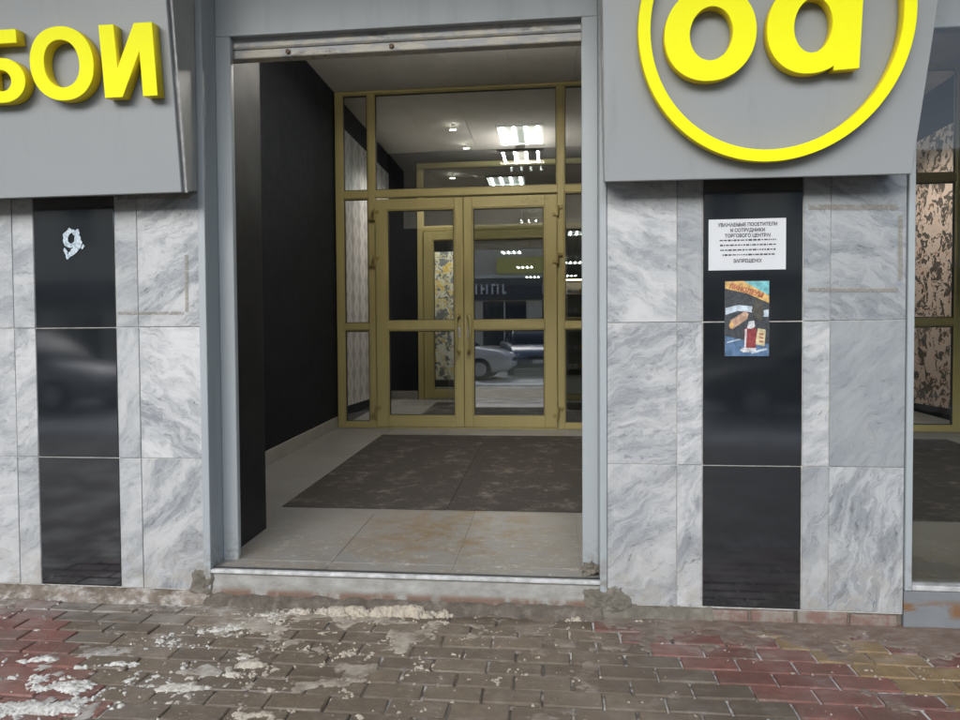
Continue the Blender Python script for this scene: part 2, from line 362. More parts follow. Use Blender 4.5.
def mesh_from(name, verts, faces, mat, smooth=False):
    me = bpy.data.meshes.new(name); me.from_pydata([tuple(v) for v in verts], [], faces); me.update()
    if mat: me.materials.append(mat)
    if smooth:
        for p in me.polygons: p.use_smooth = True
    return me
def bm_obj(name, bm, mat, loc=(0, 0, 0), parent=None, smooth=False):
    me = bpy.data.meshes.new(name); bm.to_mesh(me); bm.free()
    if mat: me.materials.append(mat)
    if smooth:
        for p in me.polygons: p.use_smooth = True
    return place(name, me, loc, parent)
def hexa(name, p8, mat, parent=None, bev=.003):
    """solid with eight world corners: four of the bottom (ccw), four of the top"""
    c = sum((Vector(p) for p in p8), Vector()) / 8
    bm = bmesh.new(); vs = [bm.verts.new(Vector(p) - c) for p in p8]
    for f in ((3, 2, 1, 0), (4, 5, 6, 7), (0, 1, 5, 4), (1, 2, 6, 5), (2, 3, 7, 6), (3, 0, 4, 7)): bm.faces.new([vs[i] for i in f])
    bmesh.ops.recalc_face_normals(bm, faces=bm.faces)
    if bev: bmesh.ops.bevel(bm, geom=bm.edges[:], offset=bev, segments=1, affect='EDGES')
    return bm_obj(name, bm, mat, c, parent)
def curve_mesh(splines, extrude, bevel, mat, res=1):
    """filled flat outline(s) with holes, extruded along local z, as a mesh"""
    cu = bpy.data.curves.new('outline', 'CURVE'); cu.dimensions = '2D'; cu.fill_mode = 'BOTH'
    cu.extrude = extrude; cu.bevel_depth = bevel; cu.bevel_resolution = 0
    for pts in splines:
        s = cu.splines.new('POLY'); s.points.add(len(pts) - 1); s.use_cyclic_u = True
        for i, (x, y) in enumerate(pts): s.points[i].co = (x, y, 0, 1)
    o = bpy.data.objects.new('outline', cu); COL.objects.link(o)
    me = bpy.data.meshes.new_from_object(o.evaluated_get(bpy.context.evaluated_depsgraph_get()))
    bpy.data.objects.remove(o); bpy.data.curves.remove(cu)
    me.materials.clear(); me.materials.append(mat); return me
def text_mesh(s, size, mat, bold=0.0, align='CENTER'):
    cu = bpy.data.curves.new('text', 'FONT'); cu.body = s; cu.size = size; cu.align_x = align; cu.align_y = 'CENTER'; cu.resolution_u = 2; cu.offset = bold
    o = bpy.data.objects.new('text', cu); COL.objects.link(o)
    me = bpy.data.meshes.new_from_object(o.evaluated_get(bpy.context.evaluated_depsgraph_get()))
    bpy.data.objects.remove(o); bpy.data.curves.remove(cu)
    me.materials.clear(); me.materials.append(mat); return me
def lump(name, loc, sc, mat, parent=None, seed=0, amp=.35, freq=2.2, sub=4):
    bm = bmesh.new(); bmesh.ops.create_icosphere(bm, subdivisions=sub, radius=1.0)
    for v in bm.verts:
        d = mnoise.fractal(v.co * freq + Vector((seed * 7.1, seed * 3.3, 0)), .8, 2.1, 5) * amp
        v.co *= 1 + d
    bmesh.ops.scale(bm, vec=sc, verts=bm.verts)
    return bm_obj(name, bm, mat, loc, parent, True)

# ------------------------------------------------------------------ numbers of the place
def zf(y): return .15 + .042 * min(max(y, 0), 6.3)      # the vestibule floor climbs gently inwards
YD, YI = 3.825, 6.10                                     # glazed partitions
CEIL = 3.69
XL = -2.19                                               # left wall of the vestibule

# ================================================================== GROUND AND STREET
pav = tag(bpy.data.objects.new('pavement', None), kind='structure'); COL.objects.link(pav)
# bedding sheet of sand under the stones
bed = mesh_from('bedding', [(-9, -5.2, 0), (9, -5.2, 0), (9, .1, 0), (-9, .1, 0)], [(0, 1, 2, 3)], MAT['sand'])
place('bedding', bed, (0, 0, -.0085), pav)
def paver_variant(seed):
    rr = random.Random(seed); bm = bmesh.new(); bmesh.ops.create_cube(bm, size=1.0); bmesh.ops.scale(bm, vec=(.1925, .0925, .06), verts=bm.verts)
    bmesh.ops.bevel(bm, geom=[e for e in bm.edges if e.calc_length() > .07 or abs(e.verts[0].co.z - e.verts[1].co.z) > .01], offset=.0045, segments=1, affect='EDGES')
    for v in bm.verts:
        if v.co.z > 0:
            k = 1.0 if rr.random() < .8 else 3.0
            v.co += Vector((rr.uniform(-.0014, .0014) * k, rr.uniform(-.0014, .0014) * k, -abs(rr.gauss(0, .0007)) * k))
    me = bpy.data.meshes.new('paver'); bm.to_mesh(me); bm.free(); me.materials.append(MAT['paver']); return me
paver_mes = [paver_variant(i) for i in range(9)]
RED, GREY, OCH = (.172, .070, .052, 1), (.122, .091, .061, 1), (.215, .140, .064, 1)
def stone_colour(x, y):
    if x < -2.23 + (-.10 - y) * .92 - (.12 if random.random() < .1 else 0): return RED
    b1 = .27 + (-.15 - y) * .95
    if x < b1: return GREY
    b2 = .80 + (-.15 - y) * .95
    if x < b2: return RED
    if x < b2 + .50 + .1 * math.sin(y * 31): return OCH
    return RED
stones = []
for r in range(-1, 48):
    yc = -.1027 - .1 * r
    off = .0 if (r + 3) % 2 == 0 else .1
    for kx in range(-45, 46):
        xc = .4597 + .2 * kx + off + .1
        if abs(xc) < 9: stones.append((xc, yc))
near = [s for s in stones if s[1] > -1.06 and -2.75 + (-s[1]) * .75 < s[0] + .1 and s[0] - .1 < 1.80 - (-s[1]) * .45]
near = sorted(near, key=lambda s: abs(s[1] + .5))[:300]
ns = set(near)
for (x, y) in near:
    o = place('paver', random.choice(paver_mes), (x + random.uniform(-.001, .001), y + random.uniform(-.001, .001), -.03 + max(-.0028, random.gauss(-.0005, .0016))), pav)
    o.rotation_euler = (random.gauss(0, .014), random.gauss(0, .008), random.gauss(0, .006)); o.color = stone_colour(x, y)
bm = bmesh.new()
for (x, y) in stones:
    if (x, y) in ns: continue
    bmesh.ops.create_cube(bm, size=1.0, matrix=Matrix.Translation((x, y, -.03)) @ Matrix.Diagonal((.193, .093, .06, 1)))
rest = bm_obj('paver_field', bm, MAT['paver'], (0, 0, 0), pav); rest['kind'] = 'stuff'; rest.color = GREY

kerb = tag(box('kerb', -60, 60, -5.35, -5.2, -.14, .004, MAT['kerbstone'], bev=.012), kind='structure')
road = mesh_from('road', [(-60, -24, 0), (60, -24, 0), (60, -5.3, 0), (-60, -5.3, 0)], [(0, 1, 2, 3)], MAT['asphalt'])
tag(place('road', road, (0, 0, -.11)), kind='structure')
gr = mesh_from('ground', [(-900, -900, 0), (900, -900, 0), (900, 900, 0), (-900, 900, 0)], [(0, 1, 2, 3)], MAT['asphalt'])
tag(place('ground', gr, (0, 0, -.17)), kind='structure')
tag(box('far_pavement', -60, 60, -27.5, -24, -.2, .01, MAT['kerbstone'], bev=.02), kind='structure')
for sx_ in (-1, 1):
    pl = mesh_from('pavement_slab', [(-51, -5.2, 0), (0, -5.2, 0), (0, .3, 0), (-51, .3, 0)], [(0, 1, 2, 3)], MAT['kerbstone'])
    place('concrete_walk', pl, (-9 if sx_ < 0 else 60, 0, -.012), pav)
# ploughed snow along the kerb
bm = bmesh.new()
nx, ny = 260, 10
gv = [[bm.verts.new((-26 + 52 * i / nx, -6.3 + 1.1 * j / ny,
      -.12 + max(0, math.sin(math.pi * j / ny)) * (.09 + .12 * mnoise.fractal(Vector((i * .14, j * .35, 3)), .9, 2, 4)))) for j in range(ny + 1)] for i in range(nx + 1)]
for i in range(nx):
    for j in range(ny): bm.faces.new((gv[i][j], gv[i + 1][j], gv[i + 1][j + 1], gv[i][j + 1]))
tag(bm_obj('snow_bank', bm, MAT['slush'], (0, 0, 0), smooth=True), 'low dirty snow bank ploughed along the street kerb', 'snow', kind='stuff')

# ---- slush, salt grains and crumbs of snow on the stones: a height field kept only where snow lies
def fnoise(nx, ny, cell, octs, rng, gain=.6):
    out = np.zeros((nx, ny)); amp = 1.0; tot = 0
    for o_ in range(octs):
        cw = max(1.0, cell / 2 ** o_); gx, gy = int(nx / cw) + 3, int(ny / cw) + 3
        g = rng.random((gx, gy)); X_ = np.arange(nx) / cw; Y_ = np.arange(ny) / cw
        xi, yi = X_.astype(int), Y_.astype(int); fx, fy = X_ - xi, Y_ - yi
        fx, fy = fx * fx * (3 - 2 * fx), fy * fy * (3 - 2 * fy)
        a = g[np.ix_(xi, yi)]; b = g[np.ix_(xi + 1, yi)]; c = g[np.ix_(xi, yi + 1)]; d = g[np.ix_(xi + 1, yi + 1)]
        FX, FY = fx[:, None], fy[None, :]
        out += amp * (a * (1 - FX) * (1 - FY) + b * FX * (1 - FY) + c * (1 - FX) * FY + d * FX * FY); tot += amp; amp *= gain
    return out / tot
def snow_field():
    st = .0036; x0, x1, y0, y1 = -2.75, 1.75, -1.08, .0
    nx, ny = int((x1 - x0) / st), int((y1 - y0) / st)
    rng = np.random.default_rng(5)
    X_ = x0 + np.arange(nx) * st; Y_ = y0 + np.arange(ny) * st
    GX, GY = np.meshgrid(X_, Y_, indexing='ij')
    n = fnoise(nx, ny, 22, 5, rng, .78); grain = fnoise(nx, ny, 5, 3, rng, .8)
    D = np.zeros((nx, ny)); H = np.zeros((nx, ny))
    def g(cx, cy, rx, ry, a, rot=0, h=0):
        dx, dy = GX - cx, GY - cy; c, s = math.cos(rot), math.sin(rot)
        u, v = (dx * c + dy * s) / rx, (-dx * s + dy * c) / ry
        e = np.exp(-(u * u + v * v)); D[:] += a * e; H[:] += h * e
    # heap pushed against the step, cream with sand
    for cx, cy, rx, a, h in ((-.95, -.07, .13, .20, .012), (-.74, -.065, .16, .36, .026), (-.58, -.06, .10, .34, .025), (-.45, -.055, .06, .24, .02), (-1.12, -.075, .12, .12, .006)):
        g(cx, cy, rx, .036, a, 0, h)
    g(-1.33, -.25, .30, .045, .17, .62, .003); g(-1.55, -.46, .16, .04, .12, .5, .002)
    for cx, cy, rx, ry, a in ((-1.089, -.572, .05, .022, .33), (-1.145, -.652, .045, .024, .30), (-.943, -.738, .07, .024, .27), (-1.266, -.755, .085, .028, .33),
                              (-1.616, -.629, .12, .02, .24), (-1.909, -.609, .10, .016, .27), (-1.675, -.80, .17, .045, .26), (-1.66, -.93, .22, .045, .30),
                              (-1.86, -.74, .12, .03, .22), (-.99, -.90, .10, .03, .22), (-.643, -.865, .08, .03, .17), (-1.42, -.60, .10, .03, .13), (.36, -.05, .03, .012, .25), (.10, -.05, .05, .02, .2)):
        g(cx, cy, rx, ry, a, .15, .006)
    g(-1.45, -.70, .65, .33, .085); g(-.7, -.40, .5, .35, .06); g(.2, -.30, .7, .25, .025); g(-.9, -.12, .6, .10, .09)
    f = n * .75 + grain * .25
    thr = .715
    h = (f + D - thr)
    z = np.where(h > 0, .0012 + np.minimum(h, .22) * .026 + H * np.clip(h * 5, 0, 1) * (.1 + .5 * grain + .9 * n), -.004)
    # loose crumbs
    cr = rng.random((nx, ny)); dens = .0003 + .010 * np.clip(D, 0, .3)
    for di, dj, q in ((0, 0, 1), (1, 0, .5)):
        hit = np.roll(np.roll(cr < dens * (1 if di + dj == 0 else .999), di, 0), dj, 1)
        z = np.where(hit & (z < .004), .0022 + .003 * q * grain, z)
    keep = z > .0
    cell = keep[:-1, :-1] | keep[1:, :-1] | keep[:-1, 1:] | keep[1:, 1:]
    ii, jj = np.nonzero(cell)
    idx = -np.ones((nx, ny), dtype=np.int64)
    use = np.zeros((nx, ny), bool)
    for a, b in ((0, 0), (1, 0), (0, 1), (1, 1)): use[ii + a, jj + b] = True
    idx[use] = np.arange(use.sum())
    jit = (rng.random((nx, ny, 2)) - .5) * st * .7
    vs = np.stack([GX[use] + jit[..., 0][use], GY[use] + jit[..., 1][use], z[use]], -1)
    fs = np.stack([idx[ii, jj], idx[ii + 1, jj], idx[ii + 1, jj + 1], idx[ii, jj + 1]], -1)
    me = bpy.data.meshes.new('slush'); me.from_pydata(vs.tolist(), [], fs.tolist()); me.update()
    me.materials.append(MAT['snow'])
    for p in me.polygons: p.use_smooth = True
    return tag(place('slush', me, (0, 0, 0)), 'crumbs of dirty snow and salt scattered on the paving', 'snow', kind='stuff')
snow_field()
def silt_field():
    st = .006; x0, x1, y0, y1 = -2.75, 1.75, -1.0, .0
    nx, ny = int((x1 - x0) / st), int((y1 - y0) / st); rng = np.random.default_rng(21)
    GX, GY = np.meshgrid(x0 + np.arange(nx) * st, y0 + np.arange(ny) * st, indexing='ij')
    n = fnoise(nx, ny, 30, 5, rng, .7)
    near = np.clip(1 + GY / .30, 0, 1)
    side = .35 * np.clip((-1.0 - GX) / .3, 0, 1) + np.clip((GX - .1) / .3, 0, 1)
    h = n + .30 * near * np.clip(side, 0, 1) + .10 * near - .66
    for cx, cy, rx, ry, a, rt in ((-1.35, -.27, .42, .06, .16, .62), (-.85, -.13, .45, .05, .10, .0), (-1.2, -.62, .4, .12, .07, .3), (-1.72, -.86, .26, .09, .17, .1), (-1.45, -.66, .3, .05, .12, .2), (-1.05, -.70, .2, .06, .10, .1), (-.55, -.45, .4, .2, .04, 0)):
        dx, dy = GX - cx, GY - cy; c, s_ = math.cos(rt), math.sin(rt)
        h += a * np.exp(-(((dx * c + dy * s_) / rx) ** 2 + ((-dx * s_ + dy * c) / ry) ** 2))
    z = np.where(h > 0, .0004 + np.minimum(h, .2) * .010, -.003)
    keep = z > 0
    cell = keep[:-1, :-1] | keep[1:, :-1] | keep[:-1, 1:] | keep[1:, 1:]; ii, jj = np.nonzero(cell)
    use = np.zeros((nx, ny), bool); idx = -np.ones((nx, ny), dtype=np.int64)
    for a, b in ((0, 0), (1, 0), (0, 1), (1, 1)): use[ii + a, jj + b] = True
    idx[use] = np.arange(use.sum())
    vs = np.stack([GX[use], GY[use], z[use]], -1); fs = np.stack([idx[ii, jj], idx[ii + 1, jj], idx[ii + 1, jj + 1], idx[ii, jj + 1]], -1)
    k = NT('salty_silt'); p = k.pos(); xyz = k.sep(p)
    col = k.mix(k.smooth(k.noise(p, 6, 6, .7), .4, .64), (.135, .103, .074), (.20, .158, .118))
    col = k.mix(k.math('MULTIPLY', k.smooth(xyz[0], .35, .65), .5), col, (.165, .096, .068))
    mid = k.math('MULTIPLY', k.smooth(xyz[0], -1.6, -1.2), k.smooth(xyz[0], -.1, -.5))
    col = k.mix(k.math('MULTIPLY', mid, k.smooth(k.noise(p, 9, 7, .72), .36, .6)), col, (.34, .295, .23))
    w_ = k.math('MULTIPLY', k.smooth(k.noise(k.map(p, sc=(1, 2.2, 1)), 12, 8, .76), .42, .66), k.math('ADD', k.smooth(xyz[0], -1.0, -1.35), .32, clamp=True))
    lowl = k.math('MULTIPLY', k.smooth(xyz[0], -.9, -1.4), k.smooth(xyz[1], -.45, -.6))
    w_ = k.math('ADD', w_, k.math('MULTIPLY', lowl, k.smooth(k.noise(p, 16, 8, .76), .38, .6)), clamp=True)
    col = k.mix(k.math('MULTIPLY', w_, .85), col, (.44, .41, .37)); k.set(col, .8); k.bump(k.noise(p, 150, 6, .75), .5, .004)
    MAT['silt'] = k.m
    me = bpy.data.meshes.new('silt'); me.from_pydata(vs.tolist(), [], fs.tolist()); me.update(); me.materials.append(k.m)
    for q in me.polygons: q.use_smooth = True
    return tag(place('silt', me, (0, 0, 0)), 'film of salty mud dried over the paving stones by the wall', 'mud', kind='stuff')
silt_field()

# ================================================================== MARBLE PILLARS
def pillar(cols, rows, label, tones, zb, root_x):
    t = empty('marble_pillar', (root_x, 0, 0), label, 'wall')
    box('wall_core', cols[0][0] + .002, cols[-1][1] - .002, .0045, .13, .048, 3.3, MAT['grout'], t)
    box('footing', cols[0][0] + .002, cols[-1][1] - .002, .012, .13, -.08, .0479, MAT['cement'], t)
    for ci, (a, b, kind) in enumerate(cols):
        for ri, (z0, z1) in enumerate(rows):
            g = .0024 if kind == 'b' else .0014
            mt = MAT['granite'] if kind == 'b' else MAT['marble']
            me = box_mesh(b - a - 2 * g, .022, z1 - z0 - 2 * g, .0018, mt)
            o = place('granite_slab' if kind == 'b' else 'marble_slab', me, ((a + b) / 2, .011 + random.uniform(-.0012, .0012), (z0 + z1) / 2), t)
            o.rotation_euler = (random.gauss(0, .0012), 0, random.gauss(0, .0016))
            if kind == 'm': o.color = (*tones[ri][ci], 1)
    return t
ROWS = [(.052, .652), (.652, 1.252), (1.252, 1.852)]
LC = [(-2.795, -2.497, 'm'), (-2.497, -2.390, 'm'), (-2.390, -1.990, 'b'), (-1.990, -1.881, 'm'), (-1.881, -1.586, 'm')]
RC = [(.2240, .5148, 'm'), (.5148, .6185, 'm'), (.6185, 1.0190, 'b'), (1.0190, 1.1254, 'm'), (1.1254, 1.4190, 'm')]
# (greyness, vein amount, direction)
LT = [[(.15, .7, .12), (.1, .7, .15), 0, (.25, .6, .2), (.05, .9, .27)], [(.1, .7, .1), (.05, .9, .2), 0, (.2, .7, .3), (.0, .9, .88)], [(.1, .6, .1), (.15, .6, .12), 0, (.25, .6, .1), (.1, 1.0, .16)]]
RT = [[(.1, .8, .15), (.1, .9, .35), 0, (.35, .8, .37), (.3, 1.0, .40)], [(.0, .9, .12), (.05, .8, .14), 0, (.15, .7, .12), (.80, .55, .25)], [(.15, .7, .9), (.4, .8, .85), 0, (.55, .7, .9), (.55, 1.0, .87)]]
pl = pillar(LC, ROWS, 'marble and black granite clad pillar below the left sign, left of the entrance', LT, 0, -2.19)
pr = pillar(RC, ROWS, 'marble and black granite pillar with notice and poster, right of the entrance', RT, 0, .82)
# foot of the right pillar: a course of old bricks and a ragged mortar ledge
xb = .62
for i in range(4):
    L_ = (.20, .185, .21, .195)[i]
    o = box('brick', xb, xb + L_ - .012, -.004 + .004 * (i % 2), .10, -.05, .040 + .004 * (i % 3), MAT['brick'], pr, .005); xb += L_
def ledge(x0, x1, depth, zt, seed, mat, parent, name='mortar_ledge'):
    nx, ny = int((x1 - x0) / .008), 7; vs = []; fs = []
    for i in range(nx + 1):
        x = x0 + (x1 - x0) * i / nx
        d = depth * (1 + .55 * mnoise.fractal(Vector((x * 9, seed, 0)), .8, 2, 4)); h = zt * (1 + .25 * mnoise.fractal(Vector((x * 13, seed + 5, 0)), .8, 2, 4))
        for j in range(ny + 1):
            u = j / ny; prof = (1 - u ** 2.2) if u < 1 else 0
            vs.append((x, .02 - (d + .02) * u, -.02 + (h + .02) * prof + .004 * mnoise.noise(Vector((x * 60, u * 6, seed)))))
    for i in range(nx):
        for j in range(ny):
            a = i * (ny + 1) + j; fs.append((a, a + 1, a + ny + 2, a + ny + 1))
    return place(name, mesh_from(name, vs, fs, mat, True), (0, 0, 0), parent)
ledge(.20, .66, .030, .050, 2, MAT['cement'], pr)
ledge(-2.80, -1.555, .055, .049, 4, MAT['silt'], pl)

# ================================================================== PORTAL FRAME AND LINTEL
pf = empty('portal_frame', (-.68, 0, 0), 'light grey painted metal portal framing the open entrance', 'door frame')
# front flange, reveal, inner flange
box('flange', -1.586, -1.552, -.008, .016, .058, 3.28, MAT['clad'], pf, .0025)
box('reveal', -1.576, -1.554, .016, .140, .10, 3.28, MAT['clad'], pf, .002)
box('inner_flange', -1.554, -1.480, .118, .150, .135, 2.592, MAT['clad'], pf, .003)
box('flange', .194, .224, -.008, .016, .058, 3.28, MAT['clad'], pf, .0025)
box('reveal', .196, .218, .016, .140, .10, 3.28, MAT['clad'], pf, .002)
box('inner_flange', .126, .196, .118, .150, .135, 2.592, MAT['clad'], pf, .003)
box('header_panel', -1.554, .196, .120, .150, 2.592, 3.30, MAT['clad'], pf, .003)
box('header_lip', -1.480, .126, .108, .1195, 2.588, 2.600, MAT['clad'], pf, .002)
for x, z in ((.156, 2.70),):
    bm = bmesh.new(); bmesh.ops.create_cone(bm, cap_ends=True, segments=10, radius1=.006, radius2=.004, depth=.006)
    o = bm_obj('screw', bm, MAT['darkmetal'], (x, .1175, z), pf); o.rotation_euler = (R(90), 0, 0)
li = empty('steel_lintel', (-.68, .3, 2.5), 'worn grey steel lintel with peeling paint under the portal header', 'beam')
box('beam', -1.545, .20, .1535, .215, 2.548, 2.78, MAT['lintel'], li, .004)
box('lower_lip', -1.545, .20, .164, .222, 2.508, 2.5475, MAT['lintel'], li, .004)
box('groove_strip', -1.545, .20, .1505, .1532, 2.553, 2.559, MAT['lintel'], li, .001)

for bx_ in (-.73, -1.22):
    bm = bmesh.new(); bmesh.ops.create_cone(bm, cap_ends=True, segments=6, radius1=.013, radius2=.011, depth=.010)
    o = bm_obj('bolt', bm, MAT['rusty'], (bx_, .1585, 2.527), li); o.rotation_euler = (R(90), 0, 0)

# ---- threshold
stp = empty('entrance_step', (-.68, .05, 0), 'low worn concrete step under the open entrance', 'step')
bm = bmesh.new(); nx = 120; vsb = []
prof = [(.03, -.06), (-.012, -.06), (-.006, .02), (.0, .035), (.002, .125), (.012, .134), (.05, .134)]
for i in range(nx + 1):
    x = -1.552 + 1.75 * i / nx; row = []
    for j, (py, pz) in enumerate(prof):
        n_ = mnoise.fractal(Vector((x * 11, j * 2.3, 1)), .8, 2, 4)
        row.append(bm.verts.new((x + .68, py - .05 + n_ * .005, pz + n_ * .003 * (1 if 0 < j < 5 else 0))))
    vsb.append(row)
for i in range(nx):
    for j in range(len(prof) - 1): bm.faces.new((vsb[i][j], vsb[i][j + 1], vsb[i + 1][j + 1], vsb[i + 1][j]))
bmesh.ops.recalc_face_normals(bm, faces=bm.faces)
bm_obj('step_block', bm, MAT['step'], (-.68, .05, 0), stp, True)
ledge(-1.60, .20, .07, .040, 6, MAT['mud'], stp, 'mud_wedge')
box('metal_nosing', -1.552, .198, -.012, .014, .133, .1505, MAT['steel'], stp, .004)
box('nosing_edge', -1.552, .198, .0145, .030, .128, .1535, MAT['darkmetal'], stp, .002)
def smear(name, cx, cz, rx, rz, th, seed, label):
    """trowelled patch of cement lying against the wall face"""
    n, m_ = 72, 14; vs = [(0, -th, 0)]; fs = []
    for j in range(1, m_ + 1):
        for i in range(n):
            t = 2 * math.pi * i / n; u = j / m_
            e = 1 + .30 * mnoise.fractal(Vector((math.cos(t) * 1.3, math.sin(t) * 1.3, seed)), .9, 2, 5)
            x, z = rx * e * u * math.copysign(abs(math.cos(t)) ** .7, math.cos(t)), rz * e * u * math.copysign(abs(math.sin(t)) ** .7, math.sin(t))
            y = -th * (1 - u ** 3) + .012 * u ** 6 - th * .65 * mnoise.fractal(Vector((x * 60, z * 60, seed)), .7, 2, 6)
            vs.append((x, y, z))
    for i in range(n): fs.append((0, 1 + i, 1 + (i + 1) % n))
    for j in range(m_ - 1):
        for i in range(n):
            a_ = 1 + j * n; fs.append((a_ + i, a_ + n + i, a_ + n + (i + 1) % n, a_ + (i + 1) % n))
    return tag(place(name, mesh_from(name, vs, fs, MAT['cement'], True), (cx, -.006, cz)), label, 'cement patch', 'cement patches at the jamb feet')
smear('cement_patch', -1.603, .070, .062, .075, .007, 1.7, 'rough brown cement patch at the foot of the left portal jamb')
smear('cement_patch', .215, .060, .100, .066, .009, 4.2, 'rough cement patch at the foot of the right portal jamb')
tag(lump('rubble_lump', (.160, .07, .175), (.035, .03, .026), MAT['cement'], seed=9, amp=.6), 'small crumbled cement lump inside the right jamb on the threshold', 'rubble')

# ================================================================== SIGNS
def sgn_pt(x, z): return Vector((x, -.15 - .117 * (z - 1.81), z))
SV = Vector((0, -.117, 1)).normalized(); SN = Vector((1, 0, 0)).cross(SV)
def sign_box(name, bl, br, tl, tr, label, cat='shop sign'):
    """bl, br, tl, tr = (x, z) on the leaning front plane; the back stands on the wall"""
    t = empty(name, ((bl[0] + br[0]) / 2, 0, bl[1]), label, cat)
    f = [sgn_pt(*bl), sgn_pt(*br), sgn_pt(*tr), sgn_pt(*tl)]
    q = .022
    def back(v, e=.0): return Vector((v.x, -.012, v.z))
    inn = [v - SN * q for v in f]
    hexa('front_panel', [f[0], f[1], inn[1], inn[0], f[3], f[2], inn[2], inn[3]], MAT['sign'], t, .003)
    e = .004
    sh = [Vector((v.x + s_ * e, v.y, v.z + u_ * e)) for v, (s_, u_) in zip(inn, ((1, 1), (-1, 1), (-1, -1), (1, -1)))]
    sh = [v - SN * .003 for v in sh]
    hexa('side_casing', [sh[0], sh[1], back(sh[1]) + Vector((0, 0, .03)), back(sh[0]) + Vector((0, 0, .03)), sh[3], sh[2], back(sh[2]), back(sh[3])], MAT['sign_side'], t, .002)
    return t
def letter(parent, splines, name='letter', label=None, thick=.052, bev=.0015, side=None):
    """outlines given in (x, z) as seen on the sign plane; the face stands proud by thick"""
    K = .9807
    cx = sum(p[0] for p in splines[0]) / len(splines[0]); cz = sum(p[1] for p in splines[0]) / len(splines[0])
    def cv(p): return (p[0] * K, 1.1773 + (p[1] - 1.1773) * K)
    c = cv((cx, cz)); org = sgn_pt(*c) ; org = org + SN * (.055 - thick / 2)
    loc = [[(cv(p)[0] - c[0], (cv(p)[1] - c[1]) / SV.z) for p in s] for s in splines]
    me = curve_mesh(loc, thick / 2 - bev, bev, MAT['yellow'])
    me.materials.append(MAT['yellow_side'])
    for p in me.polygons: p.material_index = 0 if p.normal.z > .5 else 1
    o = place(name, me, org, parent)
    o.rotation_euler = Matrix(((1, SV.x, SN.x), (0, SV.y, SN.y), (0, SV.z, SN.z))).to_euler()
    if label: o['label'] = label
    return o
def ell(cx, cz, rx, rz, n=64, p=2.0, a0=0):
    out = []
    for i in range(n):
        t = 2 * math.pi * i / n + a0; c, s = math.cos(t), math.sin(t)
        out.append((cx + rx * math.copysign(abs(c) ** (2 / p), c), cz + rz * math.copysign(abs(s) ** (2 / p), s)))
    return out
sL = sign_box('shop_sign', (-4.2, 1.815), (-1.577, 1.822), (-4.2, 3.2), (-1.577, 3.2), 'grey box sign with yellow Cyrillic letters above the left pillar')
# bright trim along the right edge of the left sign
a, b = sgn_pt(-1.577, 1.824), sgn_pt(-1.577, 3.195)
hexa('edge_trim', [a - SN * .024 + Vector((.0005, 0, 0)), a - SN * .024 + Vector((.012, 0, 0)), a - SN * .034 + Vector((.012, 0, 0)), a - SN * .034 + Vector((.0005, 0, 0)),
                   b - SN * .024 + Vector((.0005, 0, 0)), b - SN * .024 + Vector((.012, 0, 0)), b - SN * .034 + Vector((.012, 0, 0)), b - SN * .034 + Vector((.0005, 0, 0))], MAT['steel'], sL, .001)
# И
letter(sL, [[(-1.884, 2.226), (-1.826, 2.226), (-1.826 + .02, 2.226), (-1.713, 2.408), (-1.713, 2.226), (-1.650, 2.226), (-1.650, 2.513), (-1.708, 2.513), (-1.728, 2.513), (-1.820, 2.335), (-1.820, 2.513), (-1.884, 2.513)]], label='yellow raised letter at the right end of the word')
# О
letter(sL, [ell(-2.067, 2.371, .144, .1475, 64, 2.15), ell(-2.067, 2.371, .081, .096, 56, 2.15)])
# Б
bowl = [(-2.347 + .106 * math.cos(t), 2.316 + .090 * math.sin(t)) for t in [math.pi / 2 - math.pi * i / 20 for i in range(21)]]
hole = [(-2.352 + .047 * math.cos(t), 2.315 + .044 * math.sin(t)) for t in [math.pi / 2 - math.pi * i / 16 for i in range(17)]]
letter(sL, [[(-2.452, 2.518), (-2.452, 2.226)] + bowl[::-1] + [(-2.388, 2.406), (-2.388, 2.465), (-2.262, 2.465), (-2.262, 2.518)], [(-2.388, 2.359)] + hole + [(-2.388, 2.271)]])
sR = sign_box('shop_sign', (.205, 1.811), (1.362, 1.805), (.178, 3.2), (1.480, 3.2), 'grey box sign with yellow ring and two round letters above the right pillar')
letter(sR, [ell(.836, 2.386, .505, .510, 120), ell(.836, 2.386, .4615, .4675, 120)], 'ring', 'thick yellow ring around the two letters', thick=.05)
letter(sR, [ell(.600, 2.353, .170, .170, 80, 2.1), ell(.604, 2.354, .081, .098, 64, 2.0)])
# round a with a straight stem on the right
outl = ell(.970, 2.361, .160, .168, 96, 2.1)
stem_l, stem_r, zb_, zt_ = 1.058, 1.148, 2.201, 2.524
left = [p for p in outl]
pts = []
n_ = len(left); start = max(range(n_), key=lambda i: (left[i][0] < stem_l) * 1 + (left[i][1] if left[i][0] < stem_l else -9) * .001 + (left[i][0] if left[i][0] < stem_l and left[i][1] > 2.372 else -9))
i = start; arc = []
while True:
    p = left[i % n_]
    if p[0] >= stem_l and len(arc) > 4: break
    arc.append(p); i += 1
letter(sR, [arc + [(stem_l, 2.227), (stem_l, zb_), (stem_r, zb_ + .003), (stem_r, zt_), (stem_l, zt_)], ell(.976, 2.364, .070, .098, 64, 2.0)])

